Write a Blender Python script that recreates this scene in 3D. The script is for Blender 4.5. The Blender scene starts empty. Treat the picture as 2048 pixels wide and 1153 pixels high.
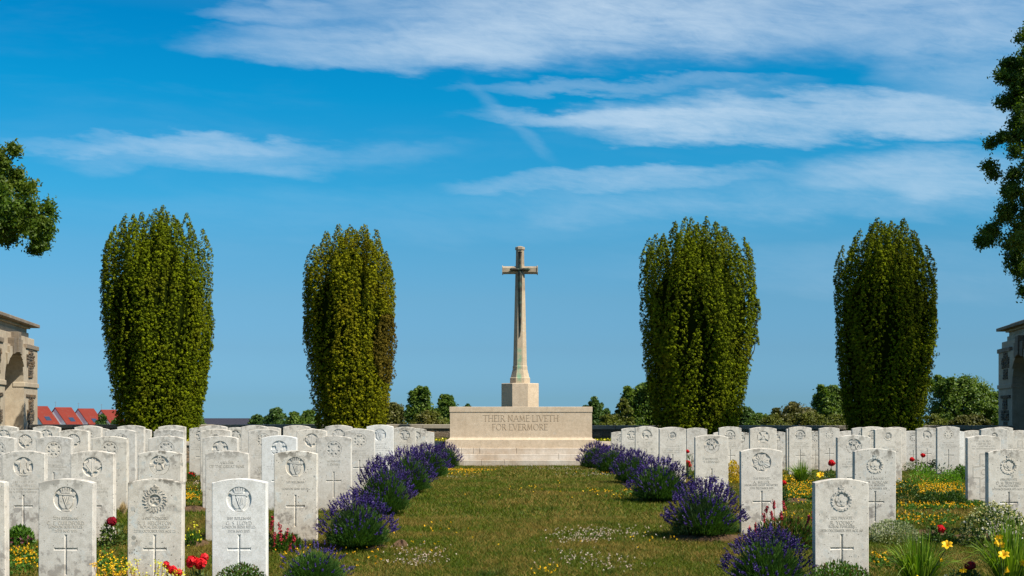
import bpy, bmesh, math, random
import numpy as np
from mathutils import Vector
from mathutils.geometry import tessellate_polygon
R = math.radians
random.seed(7)
rng = np.random.default_rng(11)
scene = bpy.context.scene
COL = scene.collection
# ------------------------------------------------------------------ camera
F = 2450.0      # focal length in photo pixels (photo is 2048 wide)
EYE = 1.27
HOR = 826.0
def PX(px, D): return (px - 1024.0) * D / F
def PZ(py, D): return EYE - (py - HOR) * D / F
cam = bpy.data.cameras.new('camera'); camo = bpy.data.objects.new('camera', cam); COL.objects.link(camo)
cam.sensor_width = 36; cam.lens = 36 * F / 2048; cam.shift_y = (HOR - 576.5) / 2048
camo.location = (0, 0, EYE); camo.rotation_euler = (R(90), 0, 0)
cam.clip_start = .1; cam.clip_end = 6000
scene.camera = camo
# ------------------------------------------------------------------ light
EL, AZ = 50.0, 56.0            # elevation, azimuth from the camera side (-y) towards +x
sdir = Vector((math.cos(R(EL)) * math.sin(R(AZ)), -math.cos(R(EL)) * math.cos(R(AZ)), math.sin(R(EL))))
sun = bpy.data.lights.new('sun', 'SUN'); suno = bpy.data.objects.new('sun', sun); COL.objects.link(suno)
sun.energy = 4.7; sun.angle = R(.5); sun.color = (1, .93, .80)
suno.rotation_euler = sdir.to_track_quat('Z', 'Y').to_euler()
suno.location = sdir * 60
scene.view_settings.view_transform = 'Standard'; scene.view_settings.look = 'None'
scene.view_settings.exposure = 0.68; scene.view_settings.gamma = 1.0
# ------------------------------------------------------------------ world
world = bpy.data.worlds.new('World'); scene.world = world; world.use_nodes = True
W = world.node_tree; W.nodes.clear()
def wn(t, **k):
    n = W.nodes.new(t)
    for a, b in k.items(): setattr(n, a, b)
    return n
def wl(a, b): W.links.new(a, b)
def wm(op, a, b=None, c=None, clamp=False):
    n = wn('ShaderNodeMath', operation=op, use_clamp=clamp)
    for i, v in enumerate((a, b, c)):
        if v is None: continue
        if isinstance(v, (int, float)): n.inputs[i].default_value = v
        else: wl(v, n.inputs[i])
    return n.outputs[0]
def smooth(v, lo, hi):
    n = wn('ShaderNodeMapRange', interpolation_type='SMOOTHSTEP')
    wl(v, n.inputs[0]); n.inputs[1].default_value = lo; n.inputs[2].default_value = hi
    return n.outputs[0]
tc = wn('ShaderNodeTexCoord'); sep = wn('ShaderNodeSeparateXYZ'); wl(tc.outputs['Generated'], sep.inputs[0])
dx, dy, dz = sep.outputs
zc = wm('MAXIMUM', dz, .012)
comb = wn('ShaderNodeCombineXYZ'); wl(dx, comb.inputs[0]); wl(dy, comb.inputs[1]); wl(zc, comb.inputs[2])
sky = wn('ShaderNodeTexSky', sky_type='NISHITA', sun_disc=False)
sky.sun_elevation = R(EL)
sky.sun_rotation = math.atan2(sdir.x, sdir.y)
sky.altitude = 50; sky.air_density = 1.0; sky.dust_density = .6; sky.ozone_density = 2.0
wl(comb.outputs[0], sky.inputs[0])
ramp = wn('ShaderNodeValToRGB'); wl(wm('MULTIPLY', zc, 2.0), ramp.inputs[0])   # z .5 -> 1
SKYTINT = [(0.0, (1, 1, 1)), (1.0, (1, 1, 1))]
SKYTINT = [(0.0,(.30,.66,1.11)),(.038,(.27,.59,1.06)),(.103,(.27,.535,.85)),(.184,(.29,.584,.80)),(.264,(.25,.65,.84)),(.343,(.13,.72,.93)),(.495,(.015,.735,.99)),(.60,(.002,.68,.99)),(.85,(.5,.8,.95)),(1.0,(1,1,1))]
els = ramp.color_ramp.elements
while len(els) > 1: els.remove(els[-1])
els[0].position = SKYTINT[0][0]; els[0].color = tuple(v for v in SKYTINT[0][1]) + (1,)
for p, c in SKYTINT[1:]:
    e = els.new(p); e.color = tuple(c) + (1,)
tint = wn('ShaderNodeMix', data_type='RGBA', blend_type='MULTIPLY'); tint.inputs[0].default_value = 1
wl(sky.outputs[0], tint.inputs[6]); wl(ramp.outputs[0], tint.inputs[7])
# clouds: directions flattened on the plane y = 1, thin cirrus streaks placed in it
ys = wm('MAXIMUM', dy, .05)
u = wm('DIVIDE', dx, ys); v = wm('DIVIDE', dz, ys)
def noise(su, sv, scale, detail, rough, off=0.0, dist=0.0, shear=0.0):
    c = wn('ShaderNodeCombineXYZ')
    wl(wm('MULTIPLY', u, su), c.inputs[0]); wl(wm('MULTIPLY', wm('ADD', v, wm('MULTIPLY', u, shear)), sv), c.inputs[1]); c.inputs[2].default_value = off
    n = wn('ShaderNodeTexNoise'); n.inputs['Scale'].default_value = scale; n.inputs['Detail'].default_value = detail
    n.inputs['Roughness'].default_value = rough; n.inputs['Distortion'].default_value = dist
    wl(c.outputs[0], n.inputs['Vector']); return n.outputs[0]
warp_a = noise(1, 3.0, 5.5, 5, .55, 3.1); warp_b = noise(1, 4.0, 14, 5, .6, 7.7, 0, .1)
streak = noise(1, 7.0, 7, 7, .68, 1.3, .6, .06); fine = noise(1, 3.2, 32, 6, .72, 4.4, .8, .25)
puff = noise(1, 2.2, 11, 6, .6, 9.2, .4)
un = wm('ADD', u, wm('MULTIPLY', wm('SUBTRACT', warp_a, .5), .16))
vn = wm('ADD', v, wm('ADD', wm('MULTIPLY', wm('SUBTRACT', warp_a, .5), .030), wm('MULTIPLY', wm('SUBTRACT', warp_b, .5), .034)))
def ell(px, py, rx, ry, amp, lo=-.45, hi=1.15, tilt=0.0):
    cu, cv = (px - 1024) / F, (HOR - py) / F
    du = wm('SUBTRACT', un, cu); dv = wm('SUBTRACT', vn, cv)
    dv = wm('SUBTRACT', dv, wm('MULTIPLY', du, tilt))
    a = wm('MULTIPLY', du, F / rx); b = wm('MULTIPLY', dv, F / ry)
    d = wm('SUBTRACT', 1.0, wm('ADD', wm('MULTIPLY', a, a), wm('MULTIPLY', b, b)))
    return wm('MULTIPLY', smooth(d, lo, hi), amp)
parts = [ell(1500, -30, 960, 160, .74, -.3, 1.1), ell(760, 95, 400, 46, .55, -.4, 1.2, -.02), ell(1180, 60, 420, 75, .55),
         ell(560, 30, 170, 26, .4), ell(1680, 232, 570, 50, .88, -.3, 1.0), ell(1250, 232, 330, 22, .5), ell(1350, 265, 230, 26, .5),
         ell(340, 290, 320, 22, .34), ell(480, 312, 360, 40, .28), ell(1240, 356, 400, 30, .42, 0, 1, .04),
         ell(1880, 345, 300, 52, .55), ell(1600, 400, 600, 46, .22), ell(1250, 172, 330, 16, .26), ell(2000, 130, 260, 90, .35),
         ell(900, 430, 800, 60, .07), ell(1760, 545, 600, 60, .10)]
tot = parts[0]
for p in parts[1:]: tot = wm('ADD', tot, p)
# old contrail
ax, ay, bx, by = (915 - 1024) / F, (HOR - 150) / F, (1125 - 1024) / F, (HOR - 335) / F
L = math.hypot(bx - ax, by - ay); tx, ty = (bx - ax) / L, (by - ay) / L
du = wm('SUBTRACT', u, ax); dv = wm('SUBTRACT', v, ay)
al = wm('ADD', wm('MULTIPLY', du, tx), wm('MULTIPLY', dv, ty))
pe = wm('ADD', wm('SUBTRACT', wm('MULTIPLY', du, -ty), wm('MULTIPLY', dv, -tx)), wm('MULTIPLY', wm('SUBTRACT', warp_b, .5), .012))
ctr = wm('MULTIPLY', smooth(wm('ABSOLUTE', pe), .007, .0005), wm('MULTIPLY', smooth(al, 0, .03), smooth(al, L, L - .03)))
tex = wm('ADD', wm('MULTIPLY', streak, .9), wm('ADD', wm('MULTIPLY', fine, .45), wm('MULTIPLY', puff, .65)))
den = wm('MULTIPLY', tot, smooth(tex, .55, 1.45))
den = wm('ADD', den, wm('MULTIPLY', tot, .22))
den = wm('ADD', den, wm('MULTIPLY', ctr, wm('MULTIPLY', fine, .17)))
veil = wm('MULTIPLY', smooth(noise(1, 5, 5, 5, .6, 21.0, .3, .05), .45, .8), wm('MULTIPLY', smooth(v, .06, .2), .04))
den = wm('ADD', den, veil)
den = wm('MULTIPLY', wm('SUBTRACT', 1.0, wm('POWER', 2.71828, wm('MULTIPLY', den, -1.15))), smooth(dy, .05, .3))
cm = wn('ShaderNodeMix', data_type='RGBA'); wl(den, cm.inputs[0]); wl(tint.outputs[2], cm.inputs[6])
CLOUD = (4.9, 6.0, 7.0, 1)
cm.inputs[7].default_value = CLOUD
bg = wn('ShaderNodeBackground'); wl(cm.outputs[2], bg.inputs[0]); bg.inputs[1].default_value = .082
wo = wn('ShaderNodeOutputWorld'); wl(bg.outputs[0], wo.inputs[0])

# ------------------------------------------------------------------ object helpers
def tag(o, label=None, cat=None, group=None, kind=None):
    if label: o['label'] = label
    if cat: o['category'] = cat
    if group: o['group'] = group
    if kind: o['kind'] = kind
    return o
def empty(name, loc, label, cat, group=None, rz=0):
    o = bpy.data.objects.new(name, None); COL.objects.link(o); o.location = loc; o.rotation_euler = (0, 0, rz)
    o.empty_display_size = .1
    return tag(o, label, cat, group)
def link(name, me, parent=None):
    o = bpy.data.objects.new(name, me); COL.objects.link(o)
    if parent: o.parent = parent
    return o
def npmesh(name, verts, faces, mat, attr=None, k=None, smooth_=False):
    """verts (N,3), faces (M,k) arrays; attr = per-face float called tint"""
    verts = np.asarray(verts, dtype=np.float32); faces = np.asarray(faces, dtype=np.int32)
    me = bpy.data.meshes.new(name); n, m = len(verts), len(faces); k = faces.shape[1]
    me.vertices.add(n); me.vertices.foreach_set('co', verts.ravel())
    me.loops.add(m * k); me.loops.foreach_set('vertex_index', faces.ravel())
    me.polygons.add(m); me.polygons.foreach_set('loop_start', np.arange(0, m * k, k, dtype=np.int32))
    try: me.polygons.foreach_set('loop_total', np.full(m, k, dtype=np.int32))
    except Exception: pass
    if attr is not None:
        a = me.attributes.new('tint', 'FLOAT', 'FACE'); a.data.foreach_set('value', np.asarray(attr, dtype=np.float32))
    me.materials.append(mat); me.update(calc_edges=True)
    return me
class MB:
    """mesh builder: collects polygons"""
    def __init__(s): s.v = []; s.f = []; s.m = []
    def add(s, vs, fs, mi=0):
        o = len(s.v); s.v += [tuple(p) for p in vs]; s.f += [tuple(i + o for i in f) for f in fs]; s.m += [mi] * len(fs)
    def box(s, x0, x1, y0, y1, z0, z1, mi=0, M=None):
        vs = [(x, y, z) for z in (z0, z1) for y in (y0, y1) for x in (x0, x1)]
        if M: vs = [M(p) for p in vs]
        s.add(vs, [(0, 2, 3, 1), (4, 5, 7, 6), (0, 1, 5, 4), (2, 6, 7, 3), (0, 4, 6, 2), (1, 3, 7, 5)], mi)
    def prism(s, poly, y0, y1, mi=0, M=None):
        """poly in (x,z), extruded along y"""
        n = len(poly); tris = tessellate_polygon([[Vector((a, b, 0)) for a, b in poly]])
        vs = [(a, y0, b) for a, b in poly] + [(a, y1, b) for a, b in poly]
        if M: vs = [M(p) for p in vs]
        fs = [tuple(t) for t in tris] + [tuple(i + n for i in t[::-1]) for t in tris]
        fs += [(i, (i + 1) % n, (i + 1) % n + n, i + n) for i in range(n)]
        s.add(vs, fs, mi)
    def loft(s, rings, mi=0, cap=True):
        n = len(rings[0]); vs = [p for r in rings for p in r]; fs = []
        for j in range(len(rings) - 1):
            for i in range(n): fs.append((j * n + i, j * n + (i + 1) % n, (j + 1) * n + (i + 1) % n, (j + 1) * n + i))
        if cap: fs += [tuple(range(n))[::-1], tuple(range((len(rings) - 1) * n, len(rings) * n))]
        s.add(vs, fs, mi)
    def tube(s, pts, rad, n=6, mi=0):
        rings = []
        for i, p in enumerate(pts):
            p = Vector(p); a = Vector(pts[max(i - 1, 0)]); b = Vector(pts[min(i + 1, len(pts) - 1)])
            t = (b - a).normalized(); x = t.orthogonal().normalized(); y = t.cross(x)
            r = rad[i] if isinstance(rad, (list, tuple)) else rad
            rings.append([p + (x * math.cos(q) + y * math.sin(q)) * r for q in [2 * math.pi * j / n for j in range(n)]])
        s.loft(rings, mi)
    def mesh(s, name, mats, bevel=0, smooth_=False):
        me = bpy.data.meshes.new(name); me.from_pydata(s.v, [], s.f)
        if not isinstance(mats, (list, tuple)): mats = [mats]
        for m in mats: me.materials.append(m)
        me.polygons.foreach_set('material_index', s.m)
        bm = bmesh.new(); bm.from_mesh(me); bmesh.ops.recalc_face_normals(bm, faces=bm.faces)
        if bevel:
            es = [e for e in bm.edges if len(e.link_faces) == 2 and e.calc_face_angle(0) > .5]
            bmesh.ops.bevel(bm, geom=es, offset=bevel, segments=1, affect='EDGES', clamp_overlap=True)
        bm.to_mesh(me); bm.free()
        if smooth_: me.polygons.foreach_set('use_smooth', [True] * len(me.polygons))
        me.update(); return me
    def obj(s, name, mats, parent=None, bevel=0, smooth_=False):
        return link(name, s.mesh(name, mats, bevel, smooth_), parent)

# ------------------------------------------------------------------ materials
class NT:
    def __init__(s, name):
        s.m = bpy.data.materials.new(name); s.m.use_nodes = True; s.t = s.m.node_tree; s.t.nodes.clear()
        s.out = s.t.nodes.new('ShaderNodeOutputMaterial')
    def n(s, t, ins=None, **k):
        n = s.t.nodes.new(t)
        for a, b in k.items(): setattr(n, a, b)
        for a, b in (ins or {}).items(): s.set(n.inputs[a], b)
        return n
    def set(s, inp, v):
        if hasattr(v, 'is_linked') or isinstance(v, bpy.types.NodeSocket): s.t.links.new(v, inp)
        elif isinstance(v, tuple) and len(v) == 3 and inp.type == 'RGBA': inp.default_value = v + (1,)
        else: inp.default_value = v
    def math(s, op, a, b=0.0, clamp=False):
        n = s.n('ShaderNodeMath', operation=op, use_clamp=clamp); s.set(n.inputs[0], a); s.set(n.inputs[1], b); return n.outputs[0]
    def mix(s, f, a, b, blend='MIX'):
        n = s.n('ShaderNodeMix', data_type='RGBA', blend_type=blend); s.set(n.inputs[0], f); s.set(n.inputs[6], a); s.set(n.inputs[7], b); return n.outputs[2]
    def noise(s, vec, scale, detail=4, rough=.55, dist=0.0):
        n = s.n('ShaderNodeTexNoise', {'Vector': vec, 'Scale': scale, 'Detail': detail, 'Roughness': rough, 'Distortion': dist}); return n.outputs[0]
    def map(s, v, lo, hi, a=0.0, b=1.0):
        n = s.n('ShaderNodeMapRange', {0: v, 1: lo, 2: hi, 3: a, 4: b}, interpolation_type='SMOOTHSTEP'); return n.outputs[0]
    def obj(s, rand=True, scale=1.0):
        tc = s.n('ShaderNodeTexCoord').outputs['Object']
        if not rand: return tc
        r = s.n('ShaderNodeObjectInfo').outputs['Random']
        c = s.n('ShaderNodeCombineXYZ', {0: s.math('MULTIPLY', r, 37.0), 1: s.math('MULTIPLY', r, 91.0), 2: s.math('MULTIPLY', r, 53.0)})
        return s.n('ShaderNodeVectorMath', {0: tc, 1: c.outputs[0]}, operation='ADD').outputs[0]
    def pos(s): return s.n('ShaderNodeNewGeometry').outputs['Position']
    def bump(s, h, strength, dist): return s.n('ShaderNodeBump', {'Height': h, 'Strength': strength, 'Distance': dist}).outputs[0]
    def bsdf(s, col, rough=.8, normal=None, spec=.3, metal=0.0):
        b = s.n('ShaderNodeBsdfPrincipled', {'Base Color': col, 'Roughness': rough, 'Specular IOR Level': spec, 'Metallic': metal})
        if normal is not None: s.set(b.inputs['Normal'], normal)
        s.t.links.new(b.outputs[0], s.out.inputs[0]); return s.m

def stone_mat(name, base, alt, dark, lichen, spots=1.0, streak=0.0, scale=1.0, rand=True):
    t = NT(name); co = t.obj(rand)
    col = t.mix(t.map(t.noise(co, 3.2 * scale, 4, .6), .3, .7), base, alt)
    col = t.mix(t.math('MULTIPLY', t.map(t.noise(co, 9 * scale, 6, .7, .6), .55, .72), .75 * lichen), col, (.56, .585, .575))
    # dark grey mottling
    mask = t.math('MULTIPLY', t.map(t.noise(co, 4.3 * scale, 3, .5), .52, .66), t.map(t.noise(co, 26 * scale, 4, .6), .42, .62))
    col = t.mix(t.math('MULTIPLY', mask, .34 * spots), col, dark)
    # round lichen spots and rings
    v = t.n('ShaderNodeTexVoronoi', {'Vector': t.n('ShaderNodeVectorMath', {0: co, 1: (1, 0.2, 1)}, operation='MULTIPLY').outputs[0], 'Scale': 17.0 * scale, 'Randomness': 1.0})
    vr = t.n('ShaderNodeSeparateColor', {0: v.outputs['Color']})
    big = t.map(vr.outputs[0], .74, .78)
    d = v.outputs['Distance']; rr = t.map(vr.outputs[1], 0, 1, .10, .30)
    ins = t.map(t.math('SUBTRACT', d, rr), .03, -.03)
    col = t.mix(t.math('MULTIPLY', t.math('MULTIPLY', ins, big), .62 * spots), col, t.mix(vr.outputs[2], (.26, .25, .22), (.56, .56, .53)))
    v2 = t.n('ShaderNodeTexVoronoi', {'Vector': co, 'Scale': 62.0 * scale}); c2 = t.n('ShaderNodeSeparateColor', {0: v2.outputs['Color']})
    dot = t.math('MULTIPLY', t.map(v2.outputs['Distance'], .32, .2), t.map(c2.outputs[0], .88, .90))
    col = t.mix(t.math('MULTIPLY', dot, .7 * spots), col, (.10, .09, .08))
    fine = t.noise(co, 130 * scale, 3, .7)
    col = t.mix(.38, col, t.mix(t.map(fine, .3, .7), (.6, .6, .58), (1.25, 1.25, 1.25)), 'MULTIPLY')
    col = t.mix(.5, col, t.mix(t.map(t.noise(co, 21 * scale, 5, .65), .35, .65), (.84, .83, .80), (1.1, 1.1, 1.1)), 'MULTIPLY')
    if streak:
        m = t.n('ShaderNodeVectorMath', {0: co, 1: (9, 9, .7)}, operation='MULTIPLY').outputs[0]
        col = t.mix(t.math('MULTIPLY', t.map(t.noise(m, 1.5, 5, .6), .5, .75), streak), col, dark)
    return t, col, co, fine
def head_mat(name, base, alt, spots, lichen):
    t, col, co, fine = stone_mat(name, base, alt, (.19, .17, .15), lichen, spots)
    r = t.n('ShaderNodeObjectInfo').outputs['Random']
    # age stain bands: algae at the foot and dirt along the top arc, in the stone's own coordinates
    tc = t.n('ShaderNodeTexCoord').outputs['Object']; z = t.n('ShaderNodeSeparateXYZ', {0: tc}).outputs[2]
    nz = t.noise(co, 14, 4, .6)
    blot = t.math('MULTIPLY', t.math('MULTIPLY', t.map(z, .42, .25), t.map(t.noise(co, 11, 5, .65), .50, .60)), t.map(t.math('FRACT', t.math('MULTIPLY', r, 7.0)), .35, .6))
    col = t.mix(t.math('MULTIPLY', blot, .62 * min(spots, 1.2)), col, (.21, .185, .165))
    foot = t.map(t.math('ADD', z, t.math('MULTIPLY', nz, .35)), .46, .15)
    col = t.mix(t.math('MULTIPLY', foot, .38 * min(1, spots + .3)), col, (.36, .29, .22))
    top = t.math('MULTIPLY', t.map(z, .66, .80), t.map(nz, .48, .62))
    col = t.mix(t.math('MULTIPLY', top, .6 * spots), col, (.17, .155, .13))
    col = t.mix(.5, col, t.mix(r, (.84, .86, .88), (1.1, 1.05, .97)), 'MULTIPLY')
    return t.bsdf(col, .85, t.bump(fine, .25, .002), .25)
M_head = head_mat('weathered portland stone', (.60, .555, .495), (.655, .615, .555), 1.0, 1.0)
M_headw = head_mat('clean portland stone', (.70, .69, .67), (.74, .73, .71), .35, .3)
M_headm = head_mat('mottled grey portland stone', (.575, .53, .465), (.63, .595, .535), 1.6, 1.6)
_t = NT('shade toned lettering stone'); M_letter = _t.bsdf((.45, .41, .345), .9)  # darker than the slab: shading of cut letters and outlines put into the colour
_t = NT('shade toned lettering on clean stone'); M_letterw = _t.bsdf((.45, .43, .40), .9)  # same painted groove shade for letters on the white slabs
def mon_mat(name, base, alt, dark, streak, joints=True):
    t, col, co, fine = stone_mat(name, base, alt, dark, .15, .30, streak, .5, False)
    m = t.n('ShaderNodeVectorMath', {0: co, 1: (.9, .9, 14)}, operation='MULTIPLY').outputs[0]
    col = t.mix(t.math('MULTIPLY', t.map(t.noise(m, 1.6, 5, .65), .45, .7), .20), col, (.40, .31, .22))
    return t.bsdf(col, .85, t.bump(fine, .2, .004), .25)
M_altar = mon_mat('cream memorial stone', (.53, .415, .295), (.59, .475, .35), (.24, .18, .12), .16)
M_altarstep = mon_mat('pale step stone', (.44, .35, .26), (.58, .52, .45), (.22, .18, .14), .25)
M_cope = mon_mat('grey coping stone', (.27, .24, .19), (.35, .31, .245), (.16, .14, .12), .3)
_t, _c, _co, _f = stone_mat('cross shaft stone', (.42, .335, .23), (.48, .39, .28), (.22, .18, .13), .2, .4, .25, .5, False)
_z = _t.n('ShaderNodeSeparateXYZ', {0: _t.n('ShaderNodeTexCoord').outputs['Object']})
_g = _t.math('MULTIPLY', _t.map(_t.math('ABSOLUTE', _t.math('ADD', _z.outputs[0], _t.math('MULTIPLY', _t.noise(_co, 6, 3), .04))), .085, .035), _t.math('MULTIPLY', _t.map(_z.outputs[2], 2.52, 2.38), _t.map(_z.outputs[2], 1.25, 1.7)))
_g = _t.math('MULTIPLY', _g, _t.map(_z.outputs[1], .0, -.02))
_c = _t.mix(_t.math('MULTIPLY', _g, _t.map(_t.noise(_co, 9, 4), .35, .7, .15, .85)), _c, (.15, .33, .20))
_arm = _t.map(_z.outputs[2], 3.98, 4.05)
_c = _t.mix(_t.math('MULTIPLY', _arm, _t.map(_t.noise(_co, 5, 4), .3, .7, .15, .8)), _c, (.21, .165, .12))
M_cross = _t.bsdf(_c, .85, _t.bump(_f, .2, .004), .25)
_t = NT('oxidised bronze'); _co = _t.obj(False)
M_bronze = _t.bsdf(_t.mix(_t.map(_t.noise(_co, 9, 4), .4, .75), (.028, .024, .018), (.06, .10, .07)), .55, None, .4, .3)
# pavilion
M_ash = mon_mat('pavilion ashlar', (.375, .305, .225), (.475, .405, .305), (.17, .13, .10), .28)
M_ashd = mon_mat('dark weathered cornice stone', (.17, .135, .10), (.27, .22, .165), (.07, .06, .05), .6)
def rubble(name, c1, c2, c3, sx, sz, mort=(.20, .16, .12)):
    t = NT(name); co = t.obj(False)
    w = t.n('ShaderNodeVectorMath', {0: co, 1: t.n('ShaderNodeTexNoise', {'Vector': co, 'Scale': 5.0}).outputs['Color']}, operation='ADD').outputs[0]
    s_ = t.n('ShaderNodeVectorMath', {0: co, 1: (sx, sx, sz)}, operation='MULTIPLY').outputs[0]
    n2 = t.n('ShaderNodeTexNoise', {'Vector': co, 'Scale': 6.0}).outputs['Color']
    s_ = t.n('ShaderNodeVectorMath', {0: s_, 1: t.n('ShaderNodeVectorMath', {0: n2, 1: (.5, .5, .5)}, operation='MULTIPLY').outputs[0]}, operation='ADD').outputs[0]
    vo = t.n('ShaderNodeTexVoronoi', {'Vector': s_, 'Scale': 1.0}); ve = t.n('ShaderNodeTexVoronoi', {'Vector': s_, 'Scale': 1.0}, feature='DISTANCE_TO_EDGE')
    c = t.n('ShaderNodeSeparateColor', {0: vo.outputs['Color']})
    col = t.mix(c.outputs[0], c1, c2); col = t.mix(t.map(c.outputs[1], .6, .8), col, c3)
    col = t.mix(.5, col, t.mix(t.noise(co, 40, 4, .7), (.5, .5, .5), (1.4, 1.4, 1.4)), 'MULTIPLY')
    e = t.map(ve.outputs['Distance'], .02, .10); col = t.mix(e, mort, col)
    return t.bsdf(col, .9, t.bump(t.math('ADD', e, t.noise(co, 30)), .8, .02), .2)
M_rub = rubble('dark rubble stone', (.10, .070, .042), (.055, .048, .038), (.17, .11, .06), 3.6, 11)
M_rubw = rubble('boundary wall rubble', (.20, .145, .09), (.12, .10, .075), (.30, .20, .12), 3.2, 9)
# ground
_t = NT('summer lawn'); _p = _t.pos()
_c = _t.mix(_t.map(_t.noise(_p, .55, 5, .62, .4), .40, .62), (.040, .055, .004), (.13, .095, .022))
_c = _t.mix(_t.map(_t.noise(_p, 9, 4, .6), .3, .75), _c, (.065, .062, .006))
M_lawn = _t.bsdf(_c, .95, _t.bump(_t.noise(_p, 60, 4, .7), .6, .02), .1)
def leaf_mat(name, a, b, c=None, trans=.25, cs=1.2, rough=.5, spec=.25):
    """a/b two leaf colours picked leaf by leaf, c a third one that comes in patches"""
    t = NT(name); at = t.n('ShaderNodeAttribute', attribute_name='tint').outputs['Fac']; p = t.pos()
    col = t.mix(at, a, b)
    if c is not None: col = t.mix(t.map(t.noise(p, cs, 3, .5), .50, .66), col, c)
    d = t.n('ShaderNodeBsdfPrincipled', {'Base Color': col, 'Roughness': rough, 'Specular IOR Level': spec})
    tr = t.n('ShaderNodeBsdfTranslucent', {'Color': t.mix(1.0, col, (1.25, 1.35, .5), 'MULTIPLY')})
    m = t.n('ShaderNodeMixShader', {0: trans}); t.t.links.new(d.outputs[0], m.inputs[1]); t.t.links.new(tr.outputs[0], m.inputs[2])
    t.t.links.new(m.outputs[0], t.out.inputs[0]); return t.m
def plain(name, c, rough=.8, var=.3, sc=8, spec=.3):
    t = NT(name); co = t.obj(False); n = t.noise(co, sc, 4, .6)
    return t.bsdf(t.mix(n, tuple(x * (1 - var) for x in c), tuple(x * (1 + var) for x in c)), rough, None, spec)
_t = NT('grass blades'); _p = _t.pos(); _a = _t.n('ShaderNodeAttribute', attribute_name='tint').outputs['Fac']
_dry = _t.math('ADD', _t.noise(_p, 1.1, 6, .70, .5), _t.math('MULTIPLY', _t.math('SUBTRACT', _a, .5), .24))
_c = _t.mix(_t.map(_dry, .47, .60), _t.mix(_a, (.044, .082, .002), (.118, .150, .005)), _t.mix(_a, (.135, .098, .014), (.28, .20, .042)))
_c = _t.mix(_t.map(_t.noise(_p, 3.4, 3, .5), .58, .74), _c, (.034, .072, .003))
_d = _t.n('ShaderNodeBsdfPrincipled', {'Base Color': _c, 'Roughness': .6, 'Specular IOR Level': .2})
_tr = _t.n('ShaderNodeBsdfTranslucent', {'Color': _c}); _m = _t.n('ShaderNodeMixShader', {0: .3})
_t.t.links.new(_d.outputs[0], _m.inputs[1]); _t.t.links.new(_tr.outputs[0], _m.inputs[2]); _t.t.links.new(_m.outputs[0], _t.out.inputs[0])
M_grass = _t.m
M_soil = plain('bed soil', (.10, .062, .036), .95, .7, 60, .1)
M_bark = plain('bark', (.09, .07, .05), .9, .4, 12)
M_yew = [leaf_mat('yew needles olive', (.042, .064, .002), (.235, .275, .004), (.120, .135, .004), .08, 1.6, .8, .08),
         leaf_mat('yew needles yellowish', (.056, .070, .002), (.310, .298, .005), (.165, .150, .005), .08, 1.5, .8, .08)]
M_yewd = leaf_mat('shade dark yew core', (.012, .018, .002), (.02, .028, .003), None, .05, 1, .95, .0)  # near-black green, paints the shade seen in gaps of the crown
M_yewb = leaf_mat('browned yew needles', (.060, .048, .006), (.17, .125, .012), None, .1, 1, .8, .08)

# ------------------------------------------------------------------ leaf geometry (numpy)
def rand_dir(n):
    a = rng.normal(size=(n, 3)); return a / np.linalg.norm(a, axis=1, keepdims=True)
def leaves(c, l, w, axis=None, jit=1.0):
    """diamond leaves round centres c -> (verts, quads)"""
    n = len(c); d = rand_dir(n) if axis is None else axis + rand_dir(n) * jit
    d = d / np.linalg.norm(d, axis=1, keepdims=True)
    s = np.cross(d, rand_dir(n)); s /= np.linalg.norm(s, axis=1, keepdims=True) + 1e-9
    nrm = np.cross(d, s)
    l = np.broadcast_to(np.asarray(l, float), (n,))[:, None]; w = np.broadcast_to(np.asarray(w, float), (n,))[:, None]
    vs = np.stack([c - d * l * .5, c + s * w * .5 + nrm * w * .15, c + d * l * .5, c - s * w * .5 + nrm * w * .15], 1).reshape(-1, 3)
    return vs, np.arange(4 * n).reshape(n, 4)
def scales(c, nrm, l, w, jit=.35, up=0.0):
    """leaves lying on a surface with normals nrm, tips leaning outwards"""
    n = len(c); nr = nrm + rand_dir(n) * jit; nr /= np.linalg.norm(nr, axis=1, keepdims=True)
    d = rand_dir(n); d[:, 2] += up; d -= (d * nr).sum(1, keepdims=True) * nr; d /= np.linalg.norm(d, axis=1, keepdims=True) + 1e-9
    s = np.cross(nr, d); l = np.broadcast_to(np.asarray(l, float), (n,))[:, None]; w = np.broadcast_to(np.asarray(w, float), (n,))[:, None]
    vs = np.stack([c - d * l * .5, c + s * w * .5, c + d * l * .5 + nr * l * .18, c - s * w * .5], 1).reshape(-1, 3)
    return vs, np.arange(4 * n).reshape(n, 4)
def cat_(parts):
    vs, fs, o = [], [], 0
    for v_, f_ in parts: vs.append(v_); fs.append(f_ + o); o += len(v_)
    return np.concatenate(vs), np.concatenate(fs)
def leaf_obj(name, c, l, w, mat, parent=None, axis=None, jit=1.0, tint=None):
    v_, f_ = leaves(np.asarray(c), l, w, axis, jit)
    return link(name, npmesh(name, v_, f_, mat, rng.random(len(f_)) if tint is None else tint), parent)

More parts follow.
